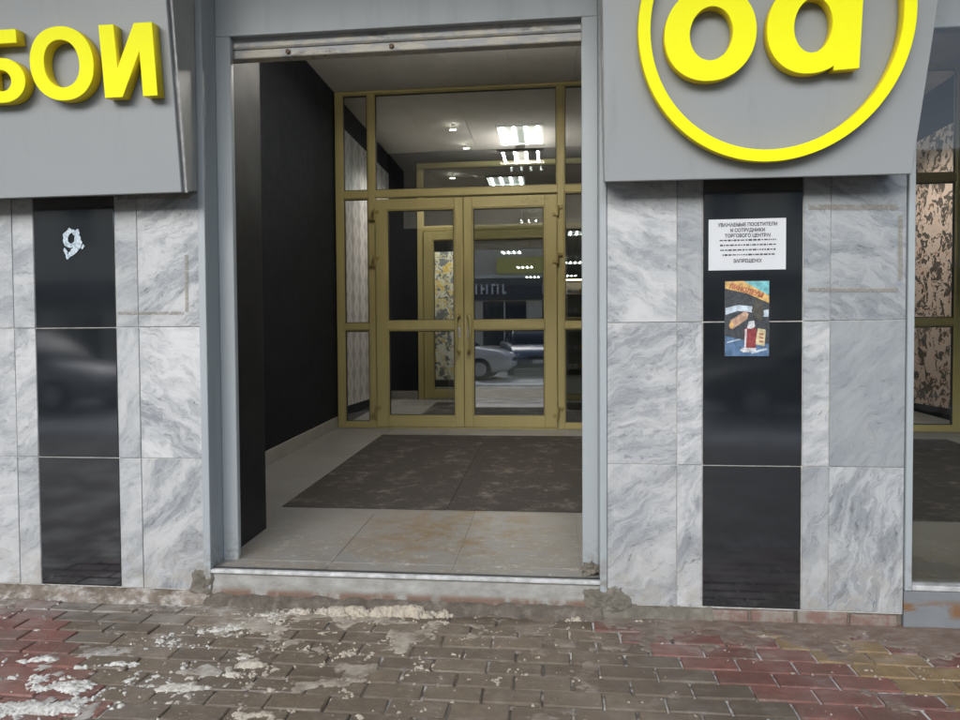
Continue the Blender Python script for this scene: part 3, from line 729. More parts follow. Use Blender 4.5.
# ================================================================== PRINTS AND STICKERS
def sheet(name, x0, x1, z0, z1, y, mat, parent=None, th=.0006, rot=0):
    o = box(name, x0, x1, y - th, y, z0, z1, mat, parent)
    if rot: o.rotation_euler = (0, rot, 0)
    return o
FX = -.0035
no = empty('paper_notice', (.795, 0, 1.463), 'white printed notice sheet on the black granite above the poster', 'notice')
sheet('sheet', .641, .949, 1.465, 1.675, FX, MAT['paper'], no)
def print_text(s, x, z, size, mat, y, parent, bold=0, rot=0, name='print_line', sx=1):
    o = place(name, text_mesh(s, size, mat, bold), (x, y, z), parent); o.rotation_euler = (R(90), -rot, 0); o.scale = (sx, 1, 1); return o
yt = FX - .0012
print_text('УВАЖАЕМЫЕ ПОСЕТИТЕЛИ', .797, 1.651, .0195, MAT['ink'], yt, no, .0007, .003, sx=.88)
print_text('И СОТРУДНИКИ', .797, 1.628, .0195, MAT['ink'], yt, no, .0007, .003, sx=.88)
print_text('ТОРГОВОГО ЦЕНТРА!', .797, 1.606, .0195, MAT['ink'], yt, no, .0007, .003, sx=.88)
print_text('ЗАПРЕЩЕНО!', .797, 1.502, .0195, MAT['ink'], yt, no, .0007, .003, sx=.88)
for z_, xa, xb_ in ((1.588, .685, .91), (1.568, .687, .91), (1.548, .687, .908), (1.528, .697, .906)):
    vs, fs = [], []; x = xa
    while x < xb_:
        l_ = random.uniform(.004, .017); h_ = random.uniform(.0022, .0036); i0 = len(vs)
        vs += [(x - .797, 0, -h_), (min(x + l_, xb_) - .797, 0, -h_), (min(x + l_, xb_) - .797, 0, h_), (x - .797, 0, h_)]; fs.append((i0, i0 + 1, i0 + 2, i0 + 3)); x += l_ + .0035
    o = place('print_line', mesh_from('print_line', vs, fs, MAT['ink']), (.797, yt, z_), no); o.rotation_euler = (0, -.003, 0)

po = empty('poster', (.797, 0, 1.108), 'small colourful flooring poster with orange banner below the notice', 'poster')
px0, px1, pz0, pz1 = .706, .885, 1.109, 1.421
sheet('sheet', px0, px1, pz0, pz1, FX, MAT['p_dark'], po)
def pz(poly, mat, lvl, name):
    """flat printed area; poly in 0..1 of the sheet, from its lower left corner"""
    vs = [(px0 + (px1 - px0) * u - .797, 0, pz0 + (pz1 - pz0) * v - 1.108) for u, v in poly]
    return place(name, mesh_from(name, vs, [tuple(range(len(vs)))], MAT[mat]), (.797, FX - .0010 - .0003 * lvl, 1.108), po)
pz([(0.01, .0), (.99, .0), (.99, .16), (.55, .2), (.01, .27)], 'p_blue', 0, 'print_floor')
pz([(.05, .17), (.35, .22), (.36, .235), (.05, .19)], 'p_pale', 1, 'print_glint')
pz([(.6, .03), (.95, .08), (.95, .11), (.6, .06)], 'p_pale', 1, 'print_glint')
pz([(.02, .55), (.30, .60), (.62, .58), (.62, .66), (.30, .68), (.02, .64)], 'p_pale', 1, 'print_window')
pz([(.80, .52), (.98, .52), (.98, .62), (.84, .60)], 'p_pale', 1, 'print_window')
pz([(.42, .99), (.99, .99), (.99, .80)], 'p_teal', 1, 'print_sky')
pz([(.01, .99), (.42, .995), (.99, .80), (.99, .70), (.5, .83), (.01, .90)], 'p_orange', 2, 'print_banner')
pz([(.60, .60), (.66, .72), (.74, .77), (.84, .70), (.88, .55), (.84, .46), (.72, .47)], 'p_pine', 3, 'print_pine')
pz([(.10, .41), (.14, .48), (.46, .60), (.54, .56), (.5, .49), (.18, .36), (.12, .37)], 'p_tan', 4, 'print_roll')
pz(ell(.155, .415, .045, .045, 16), 'p_orange', 5, 'print_roll_end')
pz([(.44, .10), (.44, .36), (.50, .38), (.66, .38), (.72, .35), (.70, .10)], 'p_red', 4, 'print_upright_roll')
pz([(.50, .37), (.54, .46), (.66, .47), (.68, .39), (.60, .36)], 'p_white', 5, 'print_upright_roll_end')
pz([(.34, .08), (.40, .11), (.71, .11), (.70, .06), (.42, .05)], 'p_white', 5, 'print_white_base')
pz([(.44, .11), (.48, .11), (.50, .36), (.46, .36)], 'p_white', 5, 'print_white_band')
pz([(.69, .16), (.74, .37), (.92, .35), (.89, .13)], 'p_cream', 6, 'print_placard')
for v_ in (.31, .26, .21): pz([(.77, v_), (.87, v_ - .012), (.87, v_ - .032), (.77, v_ - .02)], 'p_letter', 7, 'print_mark')
o = print_text('ЛИНОЛЕУМ', .792, pz0 + (pz1 - pz0) * .868, .0265, MAT['p_letter'], FX - .0035, po, .0012, -R(17.5), 'print_title', .92)

st_ = []
ring = []
stk = empty('torn_sticker', (-2.19, 0, 1.57), 'torn pale blue sticker scrap on the left black granite', 'sticker')
def sticker(poly, hole=None):
    sp = [[(x, y) for x, y in poly]] + ([hole] if hole else [])
    me = curve_mesh(sp, .0004, 0, MAT['sticker']); o = place('scrap', me, (-2.19, -.0045, 1.63), stk); o.rotation_euler = (R(90), 0, 0)
def rough(pts, a=.006, seed=0):
    rr = random.Random(seed); out = []
    for i, p in enumerate(pts):
        q = pts[(i + 1) % len(pts)]
        for k in range(4):
            t = k / 4; out.append((p[0] + (q[0] - p[0]) * t + rr.uniform(-a, a) * .5, p[1] + (q[1] - p[1]) * t + rr.uniform(-a, a) * .5))
    return out
sticker(rough([(-.048, .02), (-.046, .055), (-.02, .078), (.010, .070), (.030, .072), (.034, .04), (.046, .01), (.030, -.018), (.0, -.045), (-.030, -.065), (-.040, -.05), (-.02, -.03), (.005, -.008), (-.02, -.012), (-.040, .0)], .006, 3),
        rough([(-.024, .02), (-.022, .048), (-.004, .056), (.008, .04), (.006, .018), (-.010, .006)], .005, 4))
sticker(rough([(-.048, -.012), (-.040, -.012), (-.026, -.030), (-.034, -.045), (-.046, -.03)], .004, 6))
sticker(rough([(.05, .004), (.058, -.004), (.046, -.02), (.038, -.012)], .003, 8))
def residue(pts, label, x, z):
    t = empty('tape_residue', (x, 0, z), label, 'tape mark', 'adhesive tape outlines on the marble')
    for a_, b_, w_ in pts:
        d = Vector((b_[0] - a_[0], 0, b_[1] - a_[1])); n = Vector((-d.z, 0, d.x)).normalized() * w_ / 2; k = max(2, int(d.length / .02)); vs, fs = [], []
        for i in range(k + 1):
            c = Vector((a_[0], -.0035, a_[1])) + d * i / k; j = .0025 * mnoise.noise(Vector((i * .9, a_[0] * 9, a_[1] * 7)))
            vs += [c + n * (1 + j * 60) - Vector((x, 0, z)), c - n * (1 - j * 60) - Vector((x, 0, z))]
        for i in range(k): fs.append((2 * i, 2 * i + 1, 2 * i + 3, 2 * i + 2))
        place('strip', mesh_from('strip', vs, fs, MAT['residue']), (x, 0, z), t)
residue([((1.036, 1.716), (1.383, 1.708), .022), ((1.391, 1.676), (1.394, 1.414), .017), ((1.038, 1.380), (1.386, 1.374), .016)], 'brown tape outline left on the marble right of the notice', 1.2, 1.4)
residue([((-1.98, 1.318), (-1.66, 1.314), .014), ((-1.643, 1.575), (-1.647, 1.318), .016), ((-1.97, 1.842), (-1.62, 1.836), .018)], 'brown tape outline left on the marble beside the left jamb', -1.8, 1.3)

# ================================================================== BUILDING SHELL
sb = empty('shop_building', (0, .6, 0), 'grey building carrying the two signs over the entrance', 'building')
box('upper_wall', -14, 14, .152, .60, 2.79, 11.0, MAT['facade_light'], sb)
box('unseen_canopy', -14, 14, -2.0, .151, 3.48, 3.66, MAT['facade_light'], sb, .01)  # unseen canopy added to shade the sign tops, inferred from their darkening
box('roof_slab', -14, 14, .60, 30, 4.3, 4.6, MAT['facade_light'], sb)
box('side_bay', -14, -2.80, .02, .60, -.10, 2.788, MAT['facade_light'], sb)
box('side_bay', 3.32, 14, .02, .60, -.10, 2.788, MAT['facade_light'], sb)
box('left_pier', -2.798, -1.546, .152, .59, -.10, 2.787, MAT['pier'], sb, .004)
box('right_pier', .205, 1.440, .152, .59, -.10, 2.787, MAT['pier'], sb, .004)

# floor of the vestibule: long stone tiles on a gentle ramp
fl = tag(bpy.data.objects.new('floor', None), kind='structure'); COL.objects.link(fl)
def ramp_slab(name, x0, x1, y0, y1, th, lift, mat, parent, bev=0, drop=0):
    c = Vector(((x0 + x1) / 2, (y0 + y1) / 2, zf((y0 + y1) / 2)))
    p = [(x0, y0, zf(y0) - th), (x1, y0, zf(y0) - th), (x1, y1, zf(y1) - th), (x0, y1, zf(y1) - th), (x0, y0, zf(y0) + lift), (x1, y0, zf(y0) + lift), (x1, y1, zf(y1) + lift), (x0, y1, zf(y1) + lift)]
    return hexa(name, p, mat, parent, bev)
ramp_slab('screed', -2.7, 4.5, .032, 6.3, .05, -.004, MAT['grout'], fl)
box('store_floor', -9, 9, 6.3, 28.0, .30, zf(6.3), MAT['tile'], fl)
yj = [.032, .125, 1.325, 2.525, 3.725, 4.925, 6.125]
for a, b in zip(yj[:-1], yj[1:]):
    for kx in range(-3, 9):
        x0 = -1.029 + .577 * kx; x1 = x0 + .577
        if x0 > 4.3: continue
        ramp_slab('floor_tile', max(x0 + .0015, -2.7), x1 - .0015, a + .0015, b - .0015, .01, random.uniform(-.0006, .0006), MAT['tile'], fl, .0015)
# mats
mats = [(-1.622, -.6236, .985, 3.40), (-.622, .395, .99, 3.40), (.40, 1.41, .985, 3.405), (1.415, 2.44, .965, 3.40), (2.445, 3.40, .955, 3.40)]
ml = ['worn dark entrance mat nearest the charcoal side wall', 'worn dark entrance mat in front of the double doors', 'dark entrance mat behind the right pillar', 'dark mat behind the right hand window glass', 'dark mat farthest right behind the window glass']
for (x0, x1, y0, y1), lb in zip(mats, ml):
    tag(ramp_slab('entrance_mat', x0, x1, y0, y1, -.001, .007, MAT['mat'], None, .002), lb, 'mat', 'dark mats on the vestibule floor')
tag(ramp_slab('entrance_mat', -1.5, .35, 4.25, 5.75, -.001, .007, MAT['mat'], None, .002), 'dark mat between the outer and inner glass doors', 'mat', 'dark mats on the vestibule floor')

# walls and ceiling
def structure(o): o['kind'] = 'structure'; return o
structure(box('wall_left', XL - .2, XL, .59, 6.45, .05, CEIL + .3, MAT['darkwall']))
structure(box('wall_right', 4.02, 4.25, .59, 6.45, .05, CEIL + .3, MAT['darkwall']))
structure(box('wall_back', -9, 9, 28.0, 28.3, .1, 4.3, MAT['darkwall']))
structure(box('wall_store_left', -9.2, -9, 6.3, 28.3, .1, 4.3, MAT['darkwall']))
structure(box('wall_store_right', 9, 9.2, 6.3, 28.3, .1, 4.3, MAT['darkwall']))
wi = structure(box('wall_inner_left', -9, -1.80, YI - .02, YI + .25, .2, 4.29, MAT['darkwall']))
structure(box('wall_inner_right', 1.75, 9, YI - .02, YI + .25, .2, 4.29, MAT['darkwall']))
structure(box('bulkhead', -1.798, 1.748, YI - .03, YI + .24, 3.548, 4.28, MAT['darkwall']))
ce = tag(bpy.data.objects.new('ceiling', None), kind='structure'); COL.objects.link(ce)
box('ceiling_void', -9.0, 9.0, .61, 28.0, CEIL + .02, CEIL + .25, MAT['darkwall'], ce)
for i in range(12):
    for j in range(6):
        x0 = XL + .002 + .6 * i; y0 = .612 + .92 * j
        if x0 + .6 > 4.03: continue
        box('ceiling_panel', x0 + .0007, x0 + .5993, y0 + .0007, y0 + .9193, CEIL + random.uniform(-.001, .001), CEIL + .018, MAT['ceil'], ce, .002)
bm = bmesh.new()
for i in range(15):
    for j in range(18):
        bmesh.ops.create_cube(bm, size=1.0, matrix=Matrix.Translation((-8.4 + 1.2 * i, 6.95 + 1.2 * j, CEIL + .01)) @ Matrix.Diagonal((1.19, 1.19, .018, 1)))
o = bm_obj('far_ceiling_panels', bm, MAT['ceil'], (0, 0, 0), ce); o['kind'] = 'stuff'
# skirting along the dark walls
def skirting(x0, x1, y0, y1, lb, mat='skirt', h=.115):
    p = [(x0, y0, zf(y0) - .01), (x1, y0, zf(y0) - .01), (x1, y1, zf(y1) - .01), (x0, y1, zf(y1) - .01), (x0, y0, zf(y0) + h), (x1, y0, zf(y0) + h), (x1, y1, zf(y1) + h), (x0, y1, zf(y1) + h)]
    return tag(hexa('skirting', p, MAT[mat], None, .002), lb, 'skirting', 'stone skirting boards')
skirting(XL + .001, XL + .014, .60, YD - .04, 'stone skirting along the charcoal vestibule wall')
skirting(-2.17, -1.81, YI - .034, YI - .021, 'stone skirting below the black wall beside the inner doors')
skirting(XL + .001, XL + .014, YD + .05, YI - .04, 'black skirting below the silver wallpaper', 'gasket', .05)

# ================================================================== GLAZED PARTITIONS AND DOORS
def member(nm, x0, x1, z0, z1, y, parent, d=.06, bev=.004, mat='gold'):
    return box(nm, x0, x1, y - d / 2, y + d / 2, z0, z1, MAT[mat], parent, bev)
def pane(x0, x1, z0, z1, y, parent, g=.006):
    gm = MAT['thin'] if y > 5 else MAT['glass']
    # gasket ring and sheet of glass
    for a in ((x0, x0 + g, z0, z1), (x1 - g, x1, z0, z1), (x0 + g, x1 - g, z0, z0 + g), (x0 + g, x1 - g, z1 - g, z1)):
        box('gasket', a[0], a[1], y - .014, y + .014, a[2], a[3], MAT['gasket'], parent)
    me = mesh_from('pane', [((x0 - x1) / 2, 0, (z0 - z1) / 2), ((x1 - x0) / 2, 0, (z0 - z1) / 2), ((x1 - x0) / 2, 0, (z1 - z0) / 2), ((x0 - x1) / 2, 0, (z1 - z0) / 2)], [(0, 1, 2, 3)], gm)
    return place('pane', me, ((x0 + x1) / 2, y, (z0 + z1) / 2), parent)
def beads(x0, x1, z0, z1, y, parent, wd=.016):
    """glazing beads that step the frame in towards the pane"""
    for a in ((x0, x0 + wd, z0, z1), (x1 - wd, x1, z0, z1), (x0 + wd, x1 - wd, z0, z0 + wd), (x0 + wd, x1 - wd, z1 - wd, z1)):
        box('glazing_bead', a[0], a[1], y - .022, y + .022, a[2], a[3], MAT['gold'], parent, .003)
    return (x0 + wd, x1 - wd, z0 + wd, z1 - wd)
zb = zf(YD)
def zb2(): return zb
op = empty('glazed_partition', (-.9, YD, zb), 'gold aluminium glazed partition framing the outer double doors', 'partition')
ZT, ZR0, ZR1, ZM0, ZM1 = 3.682, 2.621, 2.690, 1.296, 1.362
posts = [(-2.178, -2.104), (-1.842, -1.776), (.042, .108), (1.05, 1.115), (1.93, 1.995), (2.86, 2.925), (3.68, 3.75)]
for a, b in posts: member('post', a, b, zb, ZT - .03, YD, op)
member('top_rail', -2.178, 4.0, ZT - .03, ZT, YD, op, .062)
for (a0, a1), (b0, b1) in zip(posts[:-1], posts[1:]):
    door = abs(a1 + 1.776) < .01
    member('transom_rail', a1, b0, ZR0, ZR1, YD, op, .058)
    q = beads(a1, b0, ZR1, ZT - .03, YD, op, .010); pane(*q, YD, op)
    if not door:
        member('bottom_rail', a1, b0, zb, zb + .055, YD, op, .058); member('mid_rail', a1, b0, ZM0, ZM1, YD, op, .058)
        for z0_, z1_ in ((zb + .055, ZM0), (ZM1, ZR0)):
            q = beads(a1, b0, z0_, z1_, YD, op, .010); pane(*q, YD, op)
    else:
        member('door_sill', a1, b0, zb - .01, zb + .012, YD, op, .07)
def leaf(x0, x1, hinge_side, parent_label, y, z0, z1, zm, sw=.118, name='glass_door', small=False, handle=True):
    t = empty(name, (x0 if hinge_side < 0 else x1, y, z0), parent_label, 'door')
    yy = y - .012
    member('stile', x0, x0 + (sw if hinge_side < 0 else sw * .72), z0, z1, yy, t, .056); member('stile', x1 - (sw if hinge_side > 0 else sw * .72), x1, z0, z1, yy, t, .056)
    a, b = x0 + (sw if hinge_side < 0 else sw * .72), x1 - (sw if hinge_side > 0 else sw * .72)
    member('top_rail', a, b, z1 - sw * .9, z1, yy, t, .054); member('bottom_rail', a, b, z0, z0 + sw * .9, yy, t, .054); member('mid_rail', a, b, zm, zm + .085, yy, t, .054)
    for q0, q1 in ((z0 + sw * .9, zm), (zm + .085, z1 - sw * .9)):
        q = beads(a, b, q0, q1, yy, t, .012); p = pane(*q, yy, t); p.rotation_euler = (R(.5), 0, 0)
    if not small:
        hx = x0 - .006 if hinge_side < 0 else x1 + .006
        for hz in (2.443, 1.982, .479):
            h = place('hinge', box_mesh(.022, .028, .115, .004, MAT['gold_dark']), (hx, y - .052, hz), t)
            for dz, dx in ((.035, .024), (-.035, -.024)):
                place('hinge_plate', box_mesh(.05, .010, .032, .003, MAT['gold_dark']), (hx + dx, y - .046, hz + dz), h)
    if handle:
        hx = x1 - .045 if hinge_side < 0 else x0 + .045
        bm = bmesh.new()
        path = [Vector((0, 0, -.18)), Vector((0, -.03, -.18)), Vector((.012, -.055, -.17)), Vector((.020, -.065, -.15)), Vector((.022, -.066, 0)), Vector((.020, -.065, .15)), Vector((.012, -.055, .17)), Vector((0, -.03, .18)), Vector((0, 0, .18))]
        sgn = 1 if hinge_side > 0 else -1; prev = None
        for i, p in enumerate(path):
            d = (path[min(i + 1, len(path) - 1)] - path[max(i - 1, 0)]).normalized(); u = d.cross(Vector((1, 0, .01))).normalized(); v = d.cross(u)
            ringv = [bm.verts.new(Vector((p.x * sgn, p.y, p.z)) + (u * math.cos(k * math.pi / 4) + v * math.sin(k * math.pi / 4)) * .012) for k in range(8)]
            if prev:
                for k in range(8): bm.faces.new((prev[k], prev[(k + 1) % 8], ringv[(k + 1) % 8], ringv[k]))
            prev = ringv
        bmesh.ops.recalc_face_normals(bm, faces=bm.faces)
        h = bm_obj('handle', bm, MAT['gold'], (hx, yy - .028, 1.25), t, True)
        for dz in (-.18, .18): place('rose', box_mesh(.034, .012, .05, .004, MAT['gold_dark']), (hx, yy - .033, 1.25 + dz), h)
        place('lock_plate', box_mesh(.026, .008, .10, .002, MAT['steel']), (hx, yy - .031, 1.27), t)
    return t
leaf(-1.770, -.884, -1, 'left leaf of the gold framed outer glass double door', YD, zb + .014, 2.602, ZM0)
lr = leaf(-.879, .036, 1, 'right leaf of the gold framed outer glass double door', YD, zb + .014, 2.602, ZM0)
# worn sticker marks on the top rail of the right leaf
for i in range(22):
    x = -.30 + random.random() * .26; z = 2.535 + random.random() * .045
    place('scratch_mark', box_mesh(.008, .001, .004, 0, MAT['darkmetal']), (x, YD - .0412, z), lr)

# inner partition
zi = zf(YI)
ip = empty('inner_glazed_partition', (-.8, YI, zi), 'gold framed inner glazed partition seen through the outer doors', 'partition')
ZI = 3.545
for a, b in ((-1.80, -1.722), (.045, .12), (.85, .915), (1.66, 1.735)): member('post', a, b, zi, ZI - .06, YI, ip)
member('top_rail', -1.80, 1.735, ZI - .06, ZI, YI, ip)
for a, b, dr in ((-1.722, .045, 1), (.12, .85, 0), (.915, 1.66, 0)):
    member('transom_rail', a, b, 2.648, 2.706, YI, ip, .058); q = beads(a, b, 2.706, ZI - .06, YI, ip, .01); pane(*q, YI, ip)
    if not dr:
        member('bottom_rail', a, b, zi, zi + .06, YI, ip, .058); member('mid_rail', a, b, 1.42, 1.48, YI, ip, .058)
        for z0_, z1_ in ((zi + .06, 1.42), (1.48, 2.648)): q = beads(a, b, z0_, z1_, YI, ip, .01); pane(*q, YI, ip)
leaf(-1.716, -1.165, -1, 'narrow left leaf of the inner gold framed glass door', YI, zi + .014, 2.640, 1.36, .125, 'inner_glass_door', True, False)
leaf(-1.160, .040, 1, 'wide right leaf of the inner gold framed glass door', YI, zi + .014, 2.640, 1.36, .125, 'inner_glass_door', True, False)

# ---- wall papers
def panel(name, x0, x1, y0, y1, z0, z1, mat, label, frame=None, fw=.03):
    t = empty(name, ((x0 + x1) / 2, (y0 + y1) / 2, z0), label, 'wallpaper')
    box('paper', x0, x1, y0, y1, z0, z1, MAT[mat], t)
    return t
t = panel('silver_wallpaper', XL + .001, XL + .008, YD + .04, YI - .03, .50, 3.42, 'wave', 'silver wave patterned wallpaper on the side wall behind the left glass')
t = panel('rose_wallpaper', 4.006, 4.016, 3.95, 5.9, .46, 3.35, 'roses', 'pink rose patterned wallpaper panel behind the far right glass')
box('black_border', 4.000, 4.0055, 3.93, 5.92, .40, .455, MAT['gasket'], t); box('black_border', 4.000, 4.0055, 3.90, 3.948, .40, 3.4, MAT['gasket'], t)
t = panel('floral_display_panel', -2.30, -1.35, 8.58, 8.62, zf(7) + .12, 2.70, 'yroses', 'grey and yellow floral wallpaper display standing behind the inner door')
box('panel_foot', -2.25, -1.40, 8.45, 8.75, zf(7), zf(7) + .118, MAT['darkmetal'], t, .01)

# ---- shop racks deep inside
def rack(x, y, wdt, label, seed, warm=True):
    rr = random.Random(seed); z0 = zf(7)
    t = empty('wallpaper_rack', (x, y, z0), label, 'shelf', 'racks of wallpaper rolls inside the shop')
    box('back_board', x - wdt / 2, x + wdt / 2, y + .30, y + .33, z0, z0 + 2.1, MAT['facade_light'], t)
    for s in (-1, 1): box('side_board', x + s * wdt / 2 - .015, x + s * wdt / 2 + .015, y, y + .30, z0, z0 + 2.1, MAT['darkmetal'], t)
    cols = ['p_tan', 'p_cream', 'p_pale', 'paper', 'p_orange', 'p_pale', 'p_white']
    for i in range(5):
        zs = z0 + .12 + i * .42
        sh = box('shelf', x - wdt / 2 + .016, x + wdt / 2 - .016, y, y + .299, zs, zs + .025, MAT['facade_light'], t)
        n = int((wdt - .1) / .13)
        for k in range(n):
            me = _cache.get(('roll', k % 7))
            if me is None:
                bm = bmesh.new(); bmesh.ops.create_cone(bm, cap_ends=True, segments=10, radius1=.05, radius2=.05, depth=.28, matrix=Matrix.Rotation(R(90), 4, 'X'))
                me = bpy.data.meshes.new('roll'); bm.to_mesh(me); bm.free(); me.materials.append(MAT[cols[k % 7]]); _cache[('roll', k % 7)] = me
            place('wallpaper_roll', me, (x - wdt / 2 + .1 + .13 * k, y + .15, zs + .076), sh)
    if warm: box('strip_light', x - wdt / 2 + .05, x + wdt / 2 - .05, y + .02, y + .05, z0 + 2.11, z0 + 2.14, MAT['strip'], t)
rack(.75, 12.5, 1.5, 'rack of wallpaper rolls seen right of the double doors', 1)

# ---- ceiling lamps
def fixture(x, y, label, s=.6, sy=.6, tube='tube', hang=0.0):
    t = empty('ceiling_lamp', (x, y, CEIL), label, 'ceiling lamp', 'square fluorescent ceiling lamps')
    z = CEIL - .001 - hang
    if not hang:
        for a in ((x - s / 2, x - s / 2 + .02, y - sy / 2, y + sy / 2), (x + s / 2 - .02, x + s / 2, y - sy / 2, y + sy / 2), (x - s / 2 + .02, x + s / 2 - .02, y - sy / 2, y - sy / 2 + .02), (x - s / 2 + .02, x + s / 2 - .02, y + sy / 2 - .02, y + sy / 2)):
            box('rim', *a, z - .03, z, MAT['louvre'], t)
        box('tray', x - s / 2 + .02, x + s / 2 - .02, y - sy / 2 + .02, y + sy / 2 - .02, z - .006, z, MAT['louvre'], t)
    else:
        box('tray', x - .06, x + .06, y - sy / 2, y + sy / 2, z, CEIL - .001, MAT['louvre'], t)
        for yy in (-sy / 2 + .01, sy / 2 - .01): box('tube_holder', x - s / 2, x + s / 2, y + yy - .01, y + yy + .01, z - .035, z - .001, MAT['louvre'], t)
    for k in range(4):
        xx = x - s / 2 + s * (k + .5) / 4
        place('tube', box_mesh(.026, sy - .06, .016, .005, MAT[tube]), (xx, y, z - .018), t)
    return t
fixture(-.385, 5.42, 'bright square ceiling lamp between outer and inner glass doors', .56, .78)
fixture(-.39, 2.05, 'warm square ceiling lamp over the entrance mats, mirrored in the transom glass', .56, .6, 'warmtube', .21)
spots = [(-.72, 7.75, 'second lamp beyond the inner transom'), (-1.16, 12.0, 'lamp row above the inner door rail'), (-1.17, 16.3, 'lamp deep in the shop, left row'), (-.95, 20.2, 'lamp far back in the shop, left row'), (-.8, 23.8, 'farthest lamp of the left row'),
         (.62, 13.1, 'lamp seen through the right sidelight, nearest'), (.62, 19.1, 'lamp seen through the right sidelight, middle'), (.62, 23.5, 'lamp seen through the right sidelight, farthest'), (2.9, 4.9, 'lamp added to brighten the space behind the far right glass'), (-4.0, 9.5, 'lamp in the left bay behind the inner wall'), (-4.0, 16.0, 'rear lamp in the left bay of the shop')]  # the lamp behind the far right glass is an unseen, added fill
for x, y, lb in spots: fixture(x, y, 'fluorescent ceiling ' + lb)
def spot(x, y, label):
    t = empty('ceiling_spotlight', (x, y, CEIL), label, 'spotlight', 'small slanted ceiling spotlights')
    box('mount', x - .02, x + .02, y - .02, y + .02, CEIL - .02, CEIL - .001, MAT['louvre'], t, .004)
    o = box('lamp_head', x - .007, x + .007, y - .06, y + .06, CEIL - .066, CEIL - .054, MAT['spot'], t, .004); o.rotation_euler = (R(12), R(20), R(48))
    o2 = box('stem', x - .005, x + .005, y - .005, y + .005, CEIL - .05, CEIL - .0205, MAT['louvre'], t)
_spot = spot
def spot(x, y, label, tgt, watts=45):
    _spot(x, y, label)
    ld = bpy.data.lights.new('spot_beam', 'SPOT'); ld.energy = watts; ld.spot_size = R(80); ld.spot_blend = .8; ld.shadow_soft_size = .04; ld.color = (1.0, .93, .86)
    lo = bpy.data.objects.new('spot_beam', ld); COL.objects.link(lo); p_ = Vector((x, y, CEIL - .10)); lo.location = p_
    lo.rotation_euler = (p_ - Vector(tgt)).to_track_quat('Z', 'Y').to_euler()
spot(-1.15, 4.98, 'small lit ceiling spotlight left of the bright lamp, nearer one', (XL, 5.0, 1.9))
spot(-1.09, 5.75, 'small lit ceiling spotlight by the bulkhead, farther one', (XL, 5.6, 1.9))
spot(2.75, 4.6, 'unseen ceiling spotlight added to brighten the rose wallpaper', (4.0, 4.7, 1.6), 85)  # added spot out of view, lifts the rose wallpaper
spot(-1.5, 7.3, 'unseen ceiling spotlight added to brighten the floral display', (-1.7, 8.6, 1.6), 60)  # added spot out of view, lifts the floral panel

# ================================================================== RIGHT SHOP WINDOW
rw = empty('shop_window', (2.4, 0, .1), 'light grey framed glass window at the right edge beside the pillar', 'window')
box('frame_post', 1.4205, 1.446, -.012, .06, .150, 2.79, MAT['clad'], rw, .003); box('frame_post', 3.29, 3.318, -.012, .06, .150, 2.79, MAT['clad'], rw, .003)
box('sill_bar', 1.4465, 3.289, -.010, .06, .150, .172, MAT['steel'], rw, .004)
box('head_panel', 1.446, 3.289, .061, .12, 2.44, 2.79, MAT['clad'], rw, .004)
me = mesh_from('pane', [(-.92, 0, -1.13), (.92, 0, -1.13), (.92, 0, 1.13), (-.92, 0, 1.13)], [(0, 1, 2, 3)], MAT['glass'])
me.materials.clear(); me.materials.append(MAT['thin'])
place('pane', me, (2.367, .03, 1.305), rw)
k = NT('rusty_grey_base'); p = k.pos(); z = k.sep(p)[2]
r_ = k.math('MULTIPLY', k.smooth(k.noise(k.map(p, sc=(1, 1, 3)), 5, 6, .65), .42, .56), k.math('MULTIPLY', k.smooth(z, .02, .06), k.smooth(z, .125, .085)))
k.set(k.mix(r_, k.mix(k.noise(p, 12, 5), (.14, .15, .155), (.20, .21, .215)), (.17, .09, .04)), .75); k.bump(k.noise(p, 50, 5), .4, .005)
box('base_panel', 1.4205, 3.318, -.004, .06, -.06, .1485, k.m, rw, .004)

# ================================================================== STREET BEHIND THE CAMERA (seen in the glass and the polished granite)
def loft(name, secs, mat, parent, cap=True, smooth=True):
    bm = bmesh.new(); rows = [[bm.verts.new(p) for p in s] for s in secs]; n = len(secs[0])
    for a, b in zip(rows[:-1], rows[1:]):
        for i in range(n): bm.faces.new((a[i], a[(i + 1) % n], b[(i + 1) % n], b[i]))
    if cap: bm.faces.new(rows[0][::-1]); bm.faces.new(rows[-1])
    bmesh.ops.recalc_face_normals(bm, faces=bm.faces)
    me = bpy.data.meshes.new(name); bm.to_mesh(me); bm.free(); me.materials.append(mat)
    if smooth:
        for p in me.polygons: p.use_smooth = True
    return link(bpy.data.objects.new(name, me), parent)
def rr_sec(x, w, z0, z1, r=.12, n=4):
    pts = []
    for cx, cz, a0 in ((w - r, z1 - r, 0), (-(w - r), z1 - r, 90), (-(w - r), z0 + r, 180), (w - r, z0 + r, 270)):
        for i in range(n + 1):
            a = R(a0 + 90 * i / n); pts.append((x, cx + r * math.cos(a), cz + r * math.sin(a)))
    return pts
